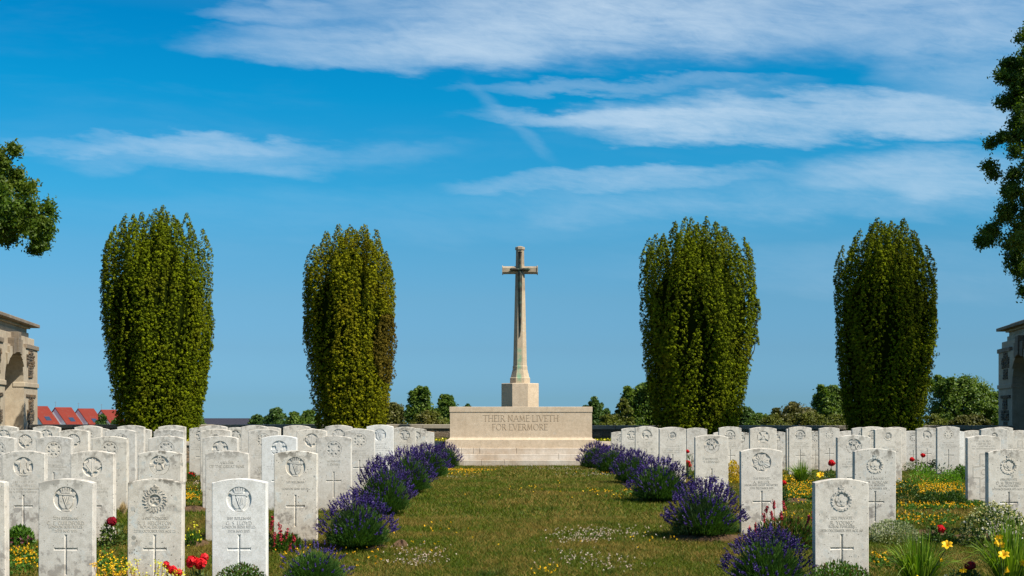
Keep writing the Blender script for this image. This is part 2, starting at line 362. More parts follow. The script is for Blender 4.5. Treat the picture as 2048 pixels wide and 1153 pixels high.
# ------------------------------------------------------------------ terrain
GP = [(-40, -.3), (0, -.25), (6, -.11), (8.6, 0), (10.9, .135), (13.4, .215), (15.6, .257), (17.4, .272), (19.9, .235), (22.8, .17), (24.6, .10), (27, .03), (29, 0), (37, 0), (60, -.6), (120, -2.5), (300, -9), (1000, -32), (4000, -60)]
GX = np.array([a for a, b in GP], float); GZ = np.array([b for a, b in GP], float)
def gz(y): return np.interp(y, GX, GZ)
def ground_at(px, py):
    """depth at which a photo pixel meets the lawn"""
    D = 9.0
    for _ in range(60): D = D * .5 + .5 * (EYE - float(gz(D))) * F / (py - HOR)
    return D
xs = np.concatenate([np.linspace(-900, -40, 24), np.linspace(-38, 38, 77), np.linspace(40, 900, 24)])
ysv = np.concatenate([np.linspace(-40, 0, 10), np.linspace(1, 40, 120), np.linspace(43, 200, 40), np.linspace(230, 3500, 30)])
gx, gy = np.meshgrid(xs, ysv); near = (gy < 30) & (gy > 0)
bumpy = (np.sin(gx * 2.1 + gy * .7) * np.sin(gy * 1.9 - gx * .4)) * .006 * near
vv = np.stack([gx, gy, gz(gy) + bumpy], -1).reshape(-1, 3); nx, ny = len(xs), len(ysv)
ii = (np.arange(ny - 1)[:, None] * nx + np.arange(nx - 1)[None]).ravel()
g = link('ground', npmesh('ground', vv, np.stack([ii, ii + 1, ii + nx + 1, ii + nx], 1), M_lawn)); g['kind'] = 'structure'
for p in g.data.polygons: p.use_smooth = True
def blades(n, y0, y1, w, h, xl=.46, extra=1.0):
    y = rng.random(n) ** .8 * (y1 - y0) + y0; x = (rng.random(n) * 2 - 1) * (xl * y + 1.6)
    z = gz(y)
    a = rng.random(n) * math.pi; hh = h * (.55 + .9 * rng.random(n)); ww = w * (.6 + .8 * rng.random(n))
    lean = rng.normal(size=(n, 2)) * hh[:, None] * .75
    c, s_ = np.cos(a) * ww / 2, np.sin(a) * ww / 2
    v_ = np.stack([np.stack([x - c, y - s_, z], 1), np.stack([x + c, y + s_, z], 1), np.stack([x + lean[:, 0], y + lean[:, 1], z + hh], 1)], 1).reshape(-1, 3)
    return v_, np.arange(3 * n).reshape(n, 3)
v_, f_ = cat_([blades(420000, 7.6, 12.5, .0056, .026), blades(310000, 12.5, 19, .0095, .030), blades(190000, 19, 30.5, .016, .034)])
gr = link('lawn_grass', npmesh('lawn_grass', v_, f_, M_grass, rng.random(len(f_)))); tag(gr, 'short dry green and straw coloured lawn grass between the graves', 'grass', kind='stuff')
# soil patches in the beds
def soil(px, py, wpx):
    D = ground_at(px, py); w = wpx * D / F; mb = MB(); n = 26; rings = []
    for k, (q, h) in enumerate(((1, -.03), (.85, .012), (.5, .035), (.1, .045))):
        rings.append([(math.cos(a) * w / 2 * q * (1 + .12 * math.sin(3 * a + px)), math.sin(a) * .16 * q * (1 + .15 * math.sin(5 * a)), h + .012 * math.sin(7 * a + k)) for a in [2 * math.pi * i / n for i in range(n)]])
    mb.loft(rings); o = mb.obj('soil', M_soil); o.location = (PX(px, D), D, float(gz(D))); o['kind'] = 'structure'
for a in ((1955, 1078, 110), (1850, 1072, 110), (385, 1090, 70), (385, 1022, 60), (802, 1092, 34), (1585, 1006, 80), (1690, 1166, 190), (480, 1170, 200), (1420, 1080, 180), (722, 1096, 120)): soil(*a)

# ------------------------------------------------------------------ terrace and boundary walls
TZ = .535
mb = MB(); mb.box(-40, 40, 31.22, 40.5, -.3, TZ); o = mb.obj('terrace', M_lawn); o['kind'] = 'structure'
def wall(name, x0, x1, y0, y1, z0, z1, cope_h, label, over=.04, cuts=None, mats=(M_rubw, M_cope)):
    t = empty(name, ((x0 + x1) / 2, (y0 + y1) / 2, z0), label, 'wall'); cx, cy = t.location.x, t.location.y
    mb = MB(); mb.box(x0 - cx, x1 - cx, y0 - cy, y1 - cy, 0, z1 - z0 - cope_h); mb.obj('rubble_wall', mats[0], t)
    x = x0
    mb = MB()
    while x < x1 - .01:
        nx_ = min(x + 1.1 + .5 * random.random(), x1)
        mb.box(x - cx + .004, nx_ - cx - .004, y0 - cy - over, y1 - cy + over, z1 - z0 - cope_h, z1 - z0 + random.uniform(-.004, .004)); x = nx_
    mb.obj('coping', mats[1], t, bevel=.008)
    return t
wall('boundary_wall', -13.9, -1.0, 35.3, 35.75, TZ, PZ(849.5, 35.3), .115, 'low rubble boundary wall with grey coping left of the tall cross')
wall('boundary_wall', 1.45, 14.5, 35.3, 35.75, TZ, PZ(851.5, 35.3), .115, 'low rubble boundary wall with grey coping right of the tall cross')
wall('retaining_wall', -13.5, -1.75, 30.95, 31.2, 0, TZ + .005, .10, 'low rubble retaining wall with pale kerb left of the altar stone', .03, None, (M_rubw, M_altarstep))
wall('retaining_wall', 2.1, 13.5, 30.95, 31.2, 0, TZ + .005, .10, 'low rubble retaining wall with pale kerb right of the altar stone', .03, None, (M_rubw, M_altarstep))

# ------------------------------------------------------------------ stroke lettering
def arc(cx, cy, rx, ry, a0, a1, n=9): return [(cx + rx * math.cos(R(a0 + (a1 - a0) * i / n)), cy + ry * math.sin(R(a0 + (a1 - a0) * i / n))) for i in range(n + 1)]
G = {'A': (.8, [[(0, 0), (.4, 1), (.8, 0)], [(.17, .38), (.63, .38)]]), 'B': (.6, [[(.1, 0), (.1, 1)], [(.1, 1)] + arc(.28, .76, .26, .24, 90, -90) + [(.1, .52)], arc(.28, .26, .3, .26, 90, -90) + [(.1, 0)]]),
     'C': (.8, [arc(.45, .5, .42, .5, 50, 310, 14)]), 'D': (.8, [[(.1, 0), (.1, 1)], [(.1, 1)] + arc(.32, .5, .44, .5, 90, -90, 12) + [(.1, 0)]]), 'E': (.55, [[(.1, 0), (.1, 1)], [(.1, 1), (.5, 1)], [(.1, .52), (.42, .52)], [(.1, 0), (.52, 0)]]),
     'F': (.52, [[(.1, 0), (.1, 1)], [(.1, 1), (.5, 1)], [(.1, .52), (.42, .52)]]), 'G': (.85, [arc(.45, .5, .42, .5, 50, 320, 14) + [(.78, .45)]]), 'H': (.8, [[(.1, 0), (.1, 1)], [(.7, 0), (.7, 1)], [(.1, .52), (.7, .52)]]),
     'I': (.25, [[(.12, 0), (.12, 1)]]), 'J': (.4, [[(.3, 1), (.3, .1)] + arc(.15, .1, .15, .15, 0, -120, 4)]), 'K': (.7, [[(.1, 0), (.1, 1)], [(.62, 1), (.1, .45)], [(.25, .6), (.68, 0)]]), 'L': (.55, [[(.1, 0), (.1, 1)], [(.1, 0), (.52, 0)]]),
     'M': (.95, [[(.1, 0), (.16, 1), (.47, .1), (.78, 1), (.85, 0)]]), 'N': (.85, [[(.1, 0), (.1, 1), (.73, 0), (.73, 1)]]), 'O': (.92, [arc(.46, .5, .43, .5, 0, 360, 20)]), 'P': (.58, [[(.1, 0), (.1, 1)], [(.1, 1)] + arc(.27, .73, .27, .27, 90, -90) + [(.1, .46)]]),
     'R': (.7, [[(.1, 0), (.1, 1)], [(.1, 1)] + arc(.27, .74, .26, .26, 90, -90) + [(.1, .48)], [(.3, .48), (.68, 0)]]), 'S': (.5, [arc(.26, .75, .2, .25, 40, 250, 9) + arc(.25, .26, .22, .26, 90, -140, 9)]), 'T': (.7, [[(.35, 0), (.35, 1)], [(0, 1), (.7, 1)]]),
     'U': (.75, [[(.1, 1), (.1, .35)] + arc(.37, .35, .27, .35, 180, 360, 9) + [(.64, 1)]]), 'V': (.78, [[(0, 1), (.39, 0), (.78, 1)]]), 'W': (1.1, [[(0, 1), (.28, 0), (.55, .95), (.82, 0), (1.1, 1)]]), 'Y': (.7, [[(0, 1), (.35, .5), (.7, 1)], [(.35, .5), (.35, 0)]]),
     '0': (.6, [arc(.3, .5, .26, .5, 0, 360, 16)]), '1': (.3, [[(.15, 0), (.15, 1)]]), '2': (.55, [arc(.26, .74, .22, .26, 160, -40, 8) + [(.05, 0), (.5, 0)]]), '3': (.5, [arc(.24, .76, .2, .24, 140, -90, 8) + arc(.24, .26, .23, .26, 90, -140, 8)]),
     '4': (.6, [[(.42, 0), (.42, 1), (.03, .3), (.56, .3)]]), '5': (.5, [[(.44, 1), (.12, 1), (.1, .58)] + arc(.23, .3, .24, .3, 100, -130, 9)]), '6': (.55, [[(.42, 1)] + arc(.27, .3, .23, .3, 130, 490, 14)]), '7': (.5, [[(.03, 1), (.48, 1), (.15, 0)]]),
     '8': (.5, [arc(.25, .75, .18, .25, 0, 360, 12), arc(.25, .26, .22, .26, 0, 360, 12)]), '9': (.55, [arc(.28, .7, .23, .3, 0, 360, 12) , [(.5, .65), (.15, 0)]]), '.': (.2, [[(.06, .02), (.14, .02)]])}
def text_into(mb, s, cx, z, h, y, depth, width=None, wt=1.0):
    sp = .17; tw = sum((.38 if c == ' ' else G[c][0] + sp) for c in s) - sp
    k = h if width is None else width / tw
    x = cx - tw * k / 2; lay = 0
    for c in s:
        if c == ' ': x += .38 * k; continue
        gw, st = G[c]
        for line in st:
            for i in range(len(line) - 1):
                (ax_, az_), (bx_, bz_) = line[i], line[i + 1]
                A = Vector((x + ax_ * k, z + az_ * h)); B = Vector((x + bx_ * k, z + bz_ * h)); d = B - A
                if d.length < 1e-6: continue
                w_ = h * wt * (.055 + .085 * abs(d.y) / d.length); nrm = Vector((-d.y, d.x)).normalized() * w_ / 2
                e = d.normalized() * w_ * .2; lay = (lay + 1) % 5; yy = y - depth - lay * depth * .06
                poly = [A - e + nrm, A - e - nrm, B + e - nrm, B + e + nrm]
                mb.add([(p.x, q, p.y) for q in (yy, y + .0005) for p in poly], [(0, 1, 2, 3), (4, 7, 6, 5), (0, 4, 5, 1), (1, 5, 6, 2), (2, 6, 7, 3), (3, 7, 4, 0)])
            for (qx, qz) in (line[0], line[-1]):
                if c in 'CGOSJ0368259U' and qz not in (0, 1): continue
                if c == 'O' or c == '0': continue
                if abs(qz) < .01 or abs(qz - 1) < .01:
                    lay = (lay + 1) % 5; yy = y - depth - lay * depth * .06; sz = h * .05 * wt
                    z0 = z + qz * h - (sz if qz > .5 else 0)
                    mb.box(x + qx * k - h * .13, x + qx * k + h * .13, yy - .0001, y + .0005, z0, z0 + sz)
        x += (gw + sp) * k

# ------------------------------------------------------------------ altar stone
AX = PX(1042, 29.9)
def zz(py): return PZ(py, 29.9)
t = empty('altar_stone', (AX, 29.9, 0), 'long cream stone altar block with carved inscription on steps, in front of the tall cross', 'memorial')
def prof(hw, hd, z, yc=.55): return [(-hw, yc - hd, z), (hw, yc - hd, z), (hw, yc + hd, z), (-hw, yc + hd, z)]
mb = MB(); s82 = 29.9 / F
hwt = 143 * s82; rings = []
zb0, zb1 = zz(896.5), zz(880)
rings += [prof(hwt + 7.2 * s82, .55 + .085, zb0), prof(hwt + 7.2 * s82, .55 + .085, zb1)]
for q in range(1, 8):
    a = q / 7 * math.pi / 2
    rings.append(prof(hwt + 7.2 * s82 * (1 - math.sin(a)) - .012, .55 + .085 * (1 - math.sin(a)) - .012, zb1 + (1 - math.cos(a)) * .075))
rings += [prof(hwt - .012, .55 - .012, zz(825)), prof(hwt, .55, zz(824.2)), prof(hwt, .55, zz(814.6)), prof(hwt - .008, .55 - .008, zz(814))]
mb.loft(rings); mb.obj('block', M_altar, t)
steps = [(896.5, 907.5, 1.9, .16), (907.5, 918.5, 2.1, .42), (918.5, 933, 2.35, .70)]
for k, (a, b, hw, pr) in enumerate(steps):
    mb = MB(); n = [5, 3, 4][k]; cuts = [-hw] + sorted(random.uniform(-hw * .8, hw * .8) for _ in range(n - 1)) + [hw]
    ztop = PZ(a, 29.9) if k == 0 else PZ(a, 29.9 - pr + .1); zbot = PZ(b, 29.9) - .03
    zt = [zb0, zb0 - .135, zb0 - .27][k] - .0; zb_ = [zb0 - .135, zb0 - .27, zb0 - .50][k]
    for i in range(n): mb.box(cuts[i] + .003, cuts[i + 1] - .003, -pr, 1.2 - .001 * k, zb_, zt)
    mb.obj('step', M_altarstep, t, bevel=.007)
mb = MB()
text_into(mb, 'THEIR NAME LIVETH', 0, zz(843), 12.2 * s82, .012, .004, 150 * s82, .52)
text_into(mb, 'FOR EVERMORE', -2 * s82, zz(860.5), 12.2 * s82, .012, .004, 110 * s82, .52)
M_letalt = NT('shade toned lettering on cream stone').bsdf((.37, .275, .18), .9)  # dark tan paints the shadow inside the letters; the strokes stand proud
mb.obj('inscription', M_letalt, t)

# ------------------------------------------------------------------ cross of stone with bronze sword
DC = 33.0; CX = PX(1040, DC); sc = DC / F
t = empty('stone_cross', (CX, DC, TZ), 'tall octagonal stone cross with bronze sword and green stain, on octagonal plinth', 'cross')
def cz(py): return PZ(py, DC) - TZ
def octo(hw, z, hd=None): 
    hd = hw if hd is None else hd; q = .4142
    return [(hw * a, hd * b, z) for a, b in ((q, -1), (1, -q), (1, q), (q, 1), (-q, 1), (-1, q), (-1, -q), (-q, -1))]
mb = MB(); mb.loft([octo(37 * sc + .25, -.05), octo(37 * sc + .25, .12), octo(37 * sc + .22, .14)]); mb.loft([octo(37 * sc, .14), octo(37 * sc, cz(768.5)), octo(37 * sc - .012, cz(767.5))]); mb.obj('plinth', M_altar, t)
mb = MB(); mb.loft([octo(20 * sc, cz(767.5)), octo(20 * sc, cz(757)), octo(18.6 * sc, cz(755.5)), octo(15.2 * sc, cz(741)), octo(14.6 * sc, cz(740.5)), octo(14.6 * sc, cz(733.5)), octo(13.6 * sc, cz(732)), octo(9.4 * sc, cz(552)), octo(8.6 * sc, cz(530)), octo(8.0 * sc, cz(500.5)), octo(9.6 * sc, cz(500.2)), octo(9.6 * sc, cz(495.5)), octo(8 * sc, cz(495)), octo(3 * sc, cz(493))])
mb.obj('shaft', M_cross, t)
mb = MB()
def octx(hz, x, zc_, hd): 
    q = .55; return [(x, hd * b, zc_ + hz * a) for a, b in ((q, -1), (1, -q), (1, q), (q, 1), (-q, 1), (-1, q), (-1, -q), (-q, -1))]
zc_ = cz(541)
for sg in (-1, 1):
    mb.loft([octx(7.4 * sc, sg * 6.5 * sc, zc_, 7.4 * sc), octx(7.4 * sc, sg * 33.8 * sc, zc_, 7.2 * sc), octx(9 * sc, sg * 34 * sc, zc_, 8.6 * sc), octx(9 * sc, sg * 35.6 * sc, zc_, 8.6 * sc)])
mb.obj('arm', M_cross, t)
sw = MB(); yb = -8.2 * sc
zg = cz(540.5)
def flat(pts_z_w, y0, y1):
    rings = []
    for z, w_ in pts_z_w: 
        ym = lambda q: q
        rings.append([(-w_, (y0 + y1) / 2, z), (0, y0, z), (w_, (y0 + y1) / 2, z), (0, y1, z)])
    return rings
slope = lambda py: -(9.0 + (py - 540) * (13.6 - 9.0) / 190) * sc
bl = []
for py, w_ in ((541, 4.6), (560, 4.2), (600, 3.6), (640, 2.8), (660, 2.0), (674, .3)):
    y_ = slope(py); bl.append([(-w_ * sc, y_ - .01, cz(py)), (0, y_ - .035, cz(py)), (w_ * sc, y_ - .01, cz(py)), (0, y_ + .03, cz(py))])
sw.loft(bl)
sw.obj('sword_blade', M_bronze, t)
sw = MB(); sw.tube([(-20.3 * sc, -.145, zg), (-17 * sc, -.145, zg), (0, -.15, zg), (17 * sc, -.145, zg), (20.3 * sc, -.145, zg)], [.012, .045, .028, .045, .012], 8)
sw.tube([(0, -.145, zg), (0, -.13, cz(520)), (0, -.125, cz(508))], [.036, .030, .045], 8); sw.tube([(0, -.125, cz(509)), (0, -.125, cz(506)), (0, -.125, cz(503.5))], [.035, .055, .02], 8)
sw.obj('sword_hilt', M_bronze, t)

# ------------------------------------------------------------------ pavilions
def pavilion(side, D0, px0, label):
    X0 = PX(px0, D0)
    t = empty('stone_pavilion', (X0, D0, TZ - .1), label, 'pavilion', 'stone pavilions at the ends of the terrace')
    # local: s runs along the arched face from the far corner towards the camera, o outward (towards the axis), z up
    th = R(10.4) * (1 if side < 0 else -1)
    ds = Vector((math.sin(th) , -math.cos(th), 0)); do = Vector((-side * math.cos(th), -side * math.sin(th) * 1, 0))
    if side > 0: do = Vector((-math.cos(th), -math.sin(th), 0))
    else: do = Vector((math.cos(th), math.sin(th), 0))
    def M(p): # p = (s, o, z)
        q = ds * p[0] + do * p[1]; return (q.x, q.y, p[2])
    Lw = 6.3; Wd = 5.5; zo = TZ - .1
    z = lambda py: PZ(py, 37.0) - zo
    zs0, zs1 = z(777), z(768.5); zc0, zc1 = z(702), z(694); n0, n1 = 1.96, 4.34; nd = .75; spring = z(766); apex = z(703) - .18
    mb = MB()
    # core behind the niche and the piers
    mb.box(0, Lw, -Wd, -nd, 0, zc0, 0, M)
    for (a, b) in ((0, n0), (n1, Lw)): mb.box(a, b, -nd, 0, 0, zc0, 0, M)
    cxm = (n0 + n1) / 2; hw = (n1 - n0) / 2; rise = apex - spring
    arcp = [(cxm + hw * math.cos(R(q)), spring + rise * math.sin(R(q))) for q in range(0, 181, 12)]
    poly = [(n1, zc0)] + [(n0, zc0)] + arcp[::-1]
    n = len(poly); tris = tessellate_polygon([[Vector((a, b, 0)) for a, b in poly]])
    vs = [M((a, 0, b)) for a, b in poly] + [M((a, -nd, b)) for a, b in poly]
    mb.add(vs, [tuple(q) for q in tris] + [(i, (i + 1) % n, (i + 1) % n + n, i + n) for i in range(n)])
    mb.obj('wall', M_ash, t)
    # string course and caps
    mb = MB()
    for (a, b) in ((-.05, n0 + .02), (n1 - .02, Lw + .05)): mb.box(a, b, -.3, .035, zs0, zs1, 0, M)
    mb.box(n0, n1, -nd - .01, -nd + .05, zs0, zs1, 0, M); mb.box(-.05, 0, -Wd, -.3, zs0, zs1, 0, M)
    mb.box(-.06, Lw + .06, -Wd, .07, 0, .22, 0, M)
    mb.obj('string_course', M_ash, t, bevel=.01)
    mb = MB()
    for (a, b) in ((-.07, n0 - .25), (n1 + .25, Lw + .07)): mb.box(a, b, -Wd, .035, zc0 - .01, zc1, 0, M)
    mb.obj('pier_cap', M_ashd, t, bevel=.01)
    mb = MB()
    mb.box(.18, Lw - .18, -Wd + .1, -.06, zc0, z(680), 0, M); mb.box(.42, Lw - .42, -Wd + .3, -.17, z(680), z(669), 0, M); mb.box(.55, Lw - .55, -Wd + .4, -.2, z(669), z(661), 0, M)
    mb.box(.42, Lw - .42, -Wd + .25, -.12, z(661), z(656.5), 0, M)
    mb.obj('attic', M_ash, t, bevel=.01)
    mb = MB()
    mb.box(-.12, Lw + .12, -Wd - .1, .05, z(656.5), z(650), 0, M); mb.obj('cornice', M_ashd, t, bevel=.012)
    mb = MB(); z5 = z(650)
    for q in range(4): mb.box(.45 + .55 * q, Lw - .45 - .55 * q, -Wd + .3 + .5 * q, -.25 - .5 * q, z5 + .11 * q - .005 * q, z5 + .11 * (q + 1), 0, M)
    mb.obj('roof', M_ashd, t, bevel=.01)
    # voussoirs: a fan of tapered blocks, the keystone longest
    for k in range(-3, 4):
        a0, a1 = 90 + (k - .47) * 17, 90 + (k + .47) * 17
        top = [z(678), z(690), zc0 - .06, zc0 - .25][abs(k)] ; pr = [.14, .10, .06, .05][abs(k)]
        p = []
        for a in (a0, a1): p.append((cxm + hw * math.cos(R(a)), spring + rise * math.sin(R(a))))
        for a in (a1, a0): 
            d = (math.cos(R(a)) * 1.0, 1.0); hgt = top - spring - rise * math.sin(R(a)); p.append((cxm + hw * math.cos(R(a)) + math.cos(R(a)) * hgt * .35, top))
        mb = MB(); nn = 4; vs = [M((a, pr, b)) for a, b in p] + [M((a, -.2, b)) for a, b in p]
        mb.add(vs, [(0, 1, 2, 3), (4, 7, 6, 5)] + [(i, (i + 1) % 4, (i + 1) % 4 + 4, i + 4) for i in range(4)])
        mb.obj('keystone' if k == 0 else 'voussoir', M_ash if abs(k) > 1 else M_ashd, t, bevel=.008)
    # rubble panels toothed into the ashlar
    for (c0) in (1.05, Lw - 1.0):
        for (za, zb_) in ((.25, zs0 - .2), (zs1 + .15, zc0 - .03)):
            mb = MB(); q = za; k = 0
            while q < zb_ - .1:
                w_ = (.30, .52, .30, .66)[k % 4] ; hh = min(.34, zb_ - q); off = random.uniform(-.05, .05)
                r_ = q
                while r_ < q + hh - .03:
                    h1 = random.uniform(.07, .12); s0 = c0 - w_ + off
                    while s0 < c0 + w_ + off - .05:
                        l1 = min(random.uniform(.14, .36), c0 + w_ + off - s0)
                        mb.box(s0 + .006, s0 + l1 - .006, -.02, random.uniform(.015, .04), r_ + .006, min(r_ + h1, q + hh) - .006, 0, M); s0 += l1
                    r_ += h1
                q += hh; k += 1
            mb.obj('rubble_panel', M_rub, t, bevel=.006)
    return t
pavilion(-1, 37.0, 75, 'sunlit stone pavilion with arched niche at the left edge')
pavilion(1, 38.6, 1997, 'shaded stone pavilion with arched niche at the right edge')

# ------------------------------------------------------------------ headstones
TOP = .80; HW = .1905; TH = .076; RISE = .028
def outline(inset=0.0):
    hw = HW - inset; zt = TOP - inset; n = 12
    return [(-hw, -.25 + inset), (hw, -.25 + inset)] + [(hw * (1 - 2 * i / n), zt - RISE * (1 - 2 * i / n) ** 2) for i in range(n + 1)]
CR = dict(top=-.39, bar=-.492, bot=-.675, hw=.084, w=.0095, fl=.013)
def slab_mesh(r, zc_, cross=True, mat=M_head, y0=-TH / 2, kind='cross'):
    mb = MB(); out = outline(.004); loops = [out]
    if r: loops.append([(r * math.cos(2 * math.pi * i / 28), TOP - zc_ + r * math.sin(2 * math.pi * i / 28)) for i in range(28)])
    if cross:
        zt, zbar, zb_, hw, w, fl = TOP + CR['top'], TOP + CR['bar'], TOP + CR['bot'], CR['hw'], CR['w'], CR['fl']
        cp = [(-fl, zt), (fl, zt), (w, zt - .012), (w, zbar + w), (hw - .008, zbar + w), (hw, zbar + fl), (hw, zbar - fl), (hw - .008, zbar - w), (w, zbar - w), (w, zb_ + .012), (fl, zb_), (-fl, zb_), (-w, zb_ + .012), (-w, zbar - w), (-hw + .008, zbar - w), (-hw, zbar - fl), (-hw, zbar + fl), (-hw + .008, zbar + w), (-w, zbar + w), (-w, zt - .012)]
        loops.append(cp)
    flatv = [p for l in loops for p in l]
    tris = tessellate_polygon([[Vector((a, b, 0)) for a, b in l] for l in loops])
    mb.add([(a, y0, b) for a, b in flatv], [tuple(q) for q in tris])
    # chamfer, sides, back
    o2 = outline(0); n = len(out); fwd = y0 + .004
    mb.add([(a, y0, b) for a, b in out] + [(a, fwd, b) for a, b in o2] + [(a, -fwd, b) for a, b in o2] + [(a, -y0, b) for a, b in out],
           [(j * n + i, j * n + (i + 1) % n, (j + 1) * n + (i + 1) % n, (j + 1) * n + i) for j in range(3) for i in range(n)] + [tuple(range(3 * n, 4 * n))])
    if r:
        l = loops[1]; n = len(l); dp = y0 + .010
        mb.add([(a, y0, b) for a, b in l] + [(a * .97, dp, (b - TOP + zc_) * .97 + TOP - zc_) for a, b in l], [(i, (i + 1) % n, (i + 1) % n + n, i + n) for i in range(n)] + [tuple(range(n, 2 * n))])
    if cross:
        cp = loops[-1]; d = y0 + .011; n = 20
        ends = {0: (0, zt - .008), 5: (hw - .010, zbar), 10: (0, zb_ + .008), 15: (-hw + .010, zbar)}
        vs = [(a, y0, b) for a, b in cp] + [(0, d, zbar)] + [(a, d, b) for a, b in ends.values()]
        fs = []; c = 20
        for k, (i0) in enumerate((0, 5, 10, 15)):
            e = 21 + k
            # corners: inner-left i0-2, flare start i0-1, end i0, end i0+1, flare i0+2, inner i0+3
            a = [(i0 - 2) % 20, (i0 - 1) % 20, i0, i0 + 1, (i0 + 2) % 20, (i0 + 3) % 20]
            fs += [(c, a[0], a[1], e), (e, a[1], a[2]), (e, a[2], a[3]), (e, a[3], a[4]), (c, e, a[4], a[5])]
        mb.add(vs, fs)
    me = bpy.data.meshes.new('headstone_slab'); me.from_pydata(mb.v, [], mb.f); me.materials.append(mat)
    bm = bmesh.new(); bm.from_mesh(me); bmesh.ops.remove_doubles(bm, verts=bm.verts, dist=1e-5); bmesh.ops.recalc_face_normals(bm, faces=bm.faces); bm.to_mesh(me); bm.free()
    return me
def bar(p, q, w, w2=None):
    p, q = Vector(p), Vector(q); d = (q - p).normalized(); n = Vector((-d.y, d.x)); w2 = w if w2 is None else w2
    return [tuple(p + n * w / 2), tuple(p - n * w / 2), tuple(q - n * w2 / 2), tuple(q + n * w2 / 2)]
def ringseg(r0, r1, a0, a1, n=8, cx=0, cy=0): 
    return [(cx + r1 * math.cos(R(a0 + (a1 - a0) * i / n)), cy + r1 * math.sin(R(a0 + (a1 - a0) * i / n))) for i in range(n + 1)] + [(cx + r0 * math.cos(R(a1 + (a0 - a1) * i / n)), cy + r0 * math.sin(R(a1 + (a0 - a1) * i / n))) for i in range(n + 1)]
def disc(cx, cy, r, n=12): return [(cx + r * math.cos(2 * math.pi * i / n), cy + r * math.sin(2 * math.pi * i / n)) for i in range(n)]
def crown(cx, cy, s):
    out = [bar((cx - .34 * s, cy), (cx + .34 * s, cy), .13 * s)]
    for k in range(-2, 3): out.append(bar((cx + k * .15 * s, cy + .07 * s), (cx + k * .19 * s, cy + (.36 - .05 * abs(k)) * s), .09 * s, .13 * s))
    out.append(disc(cx, cy + .48 * s, .08 * s, 8)); return out
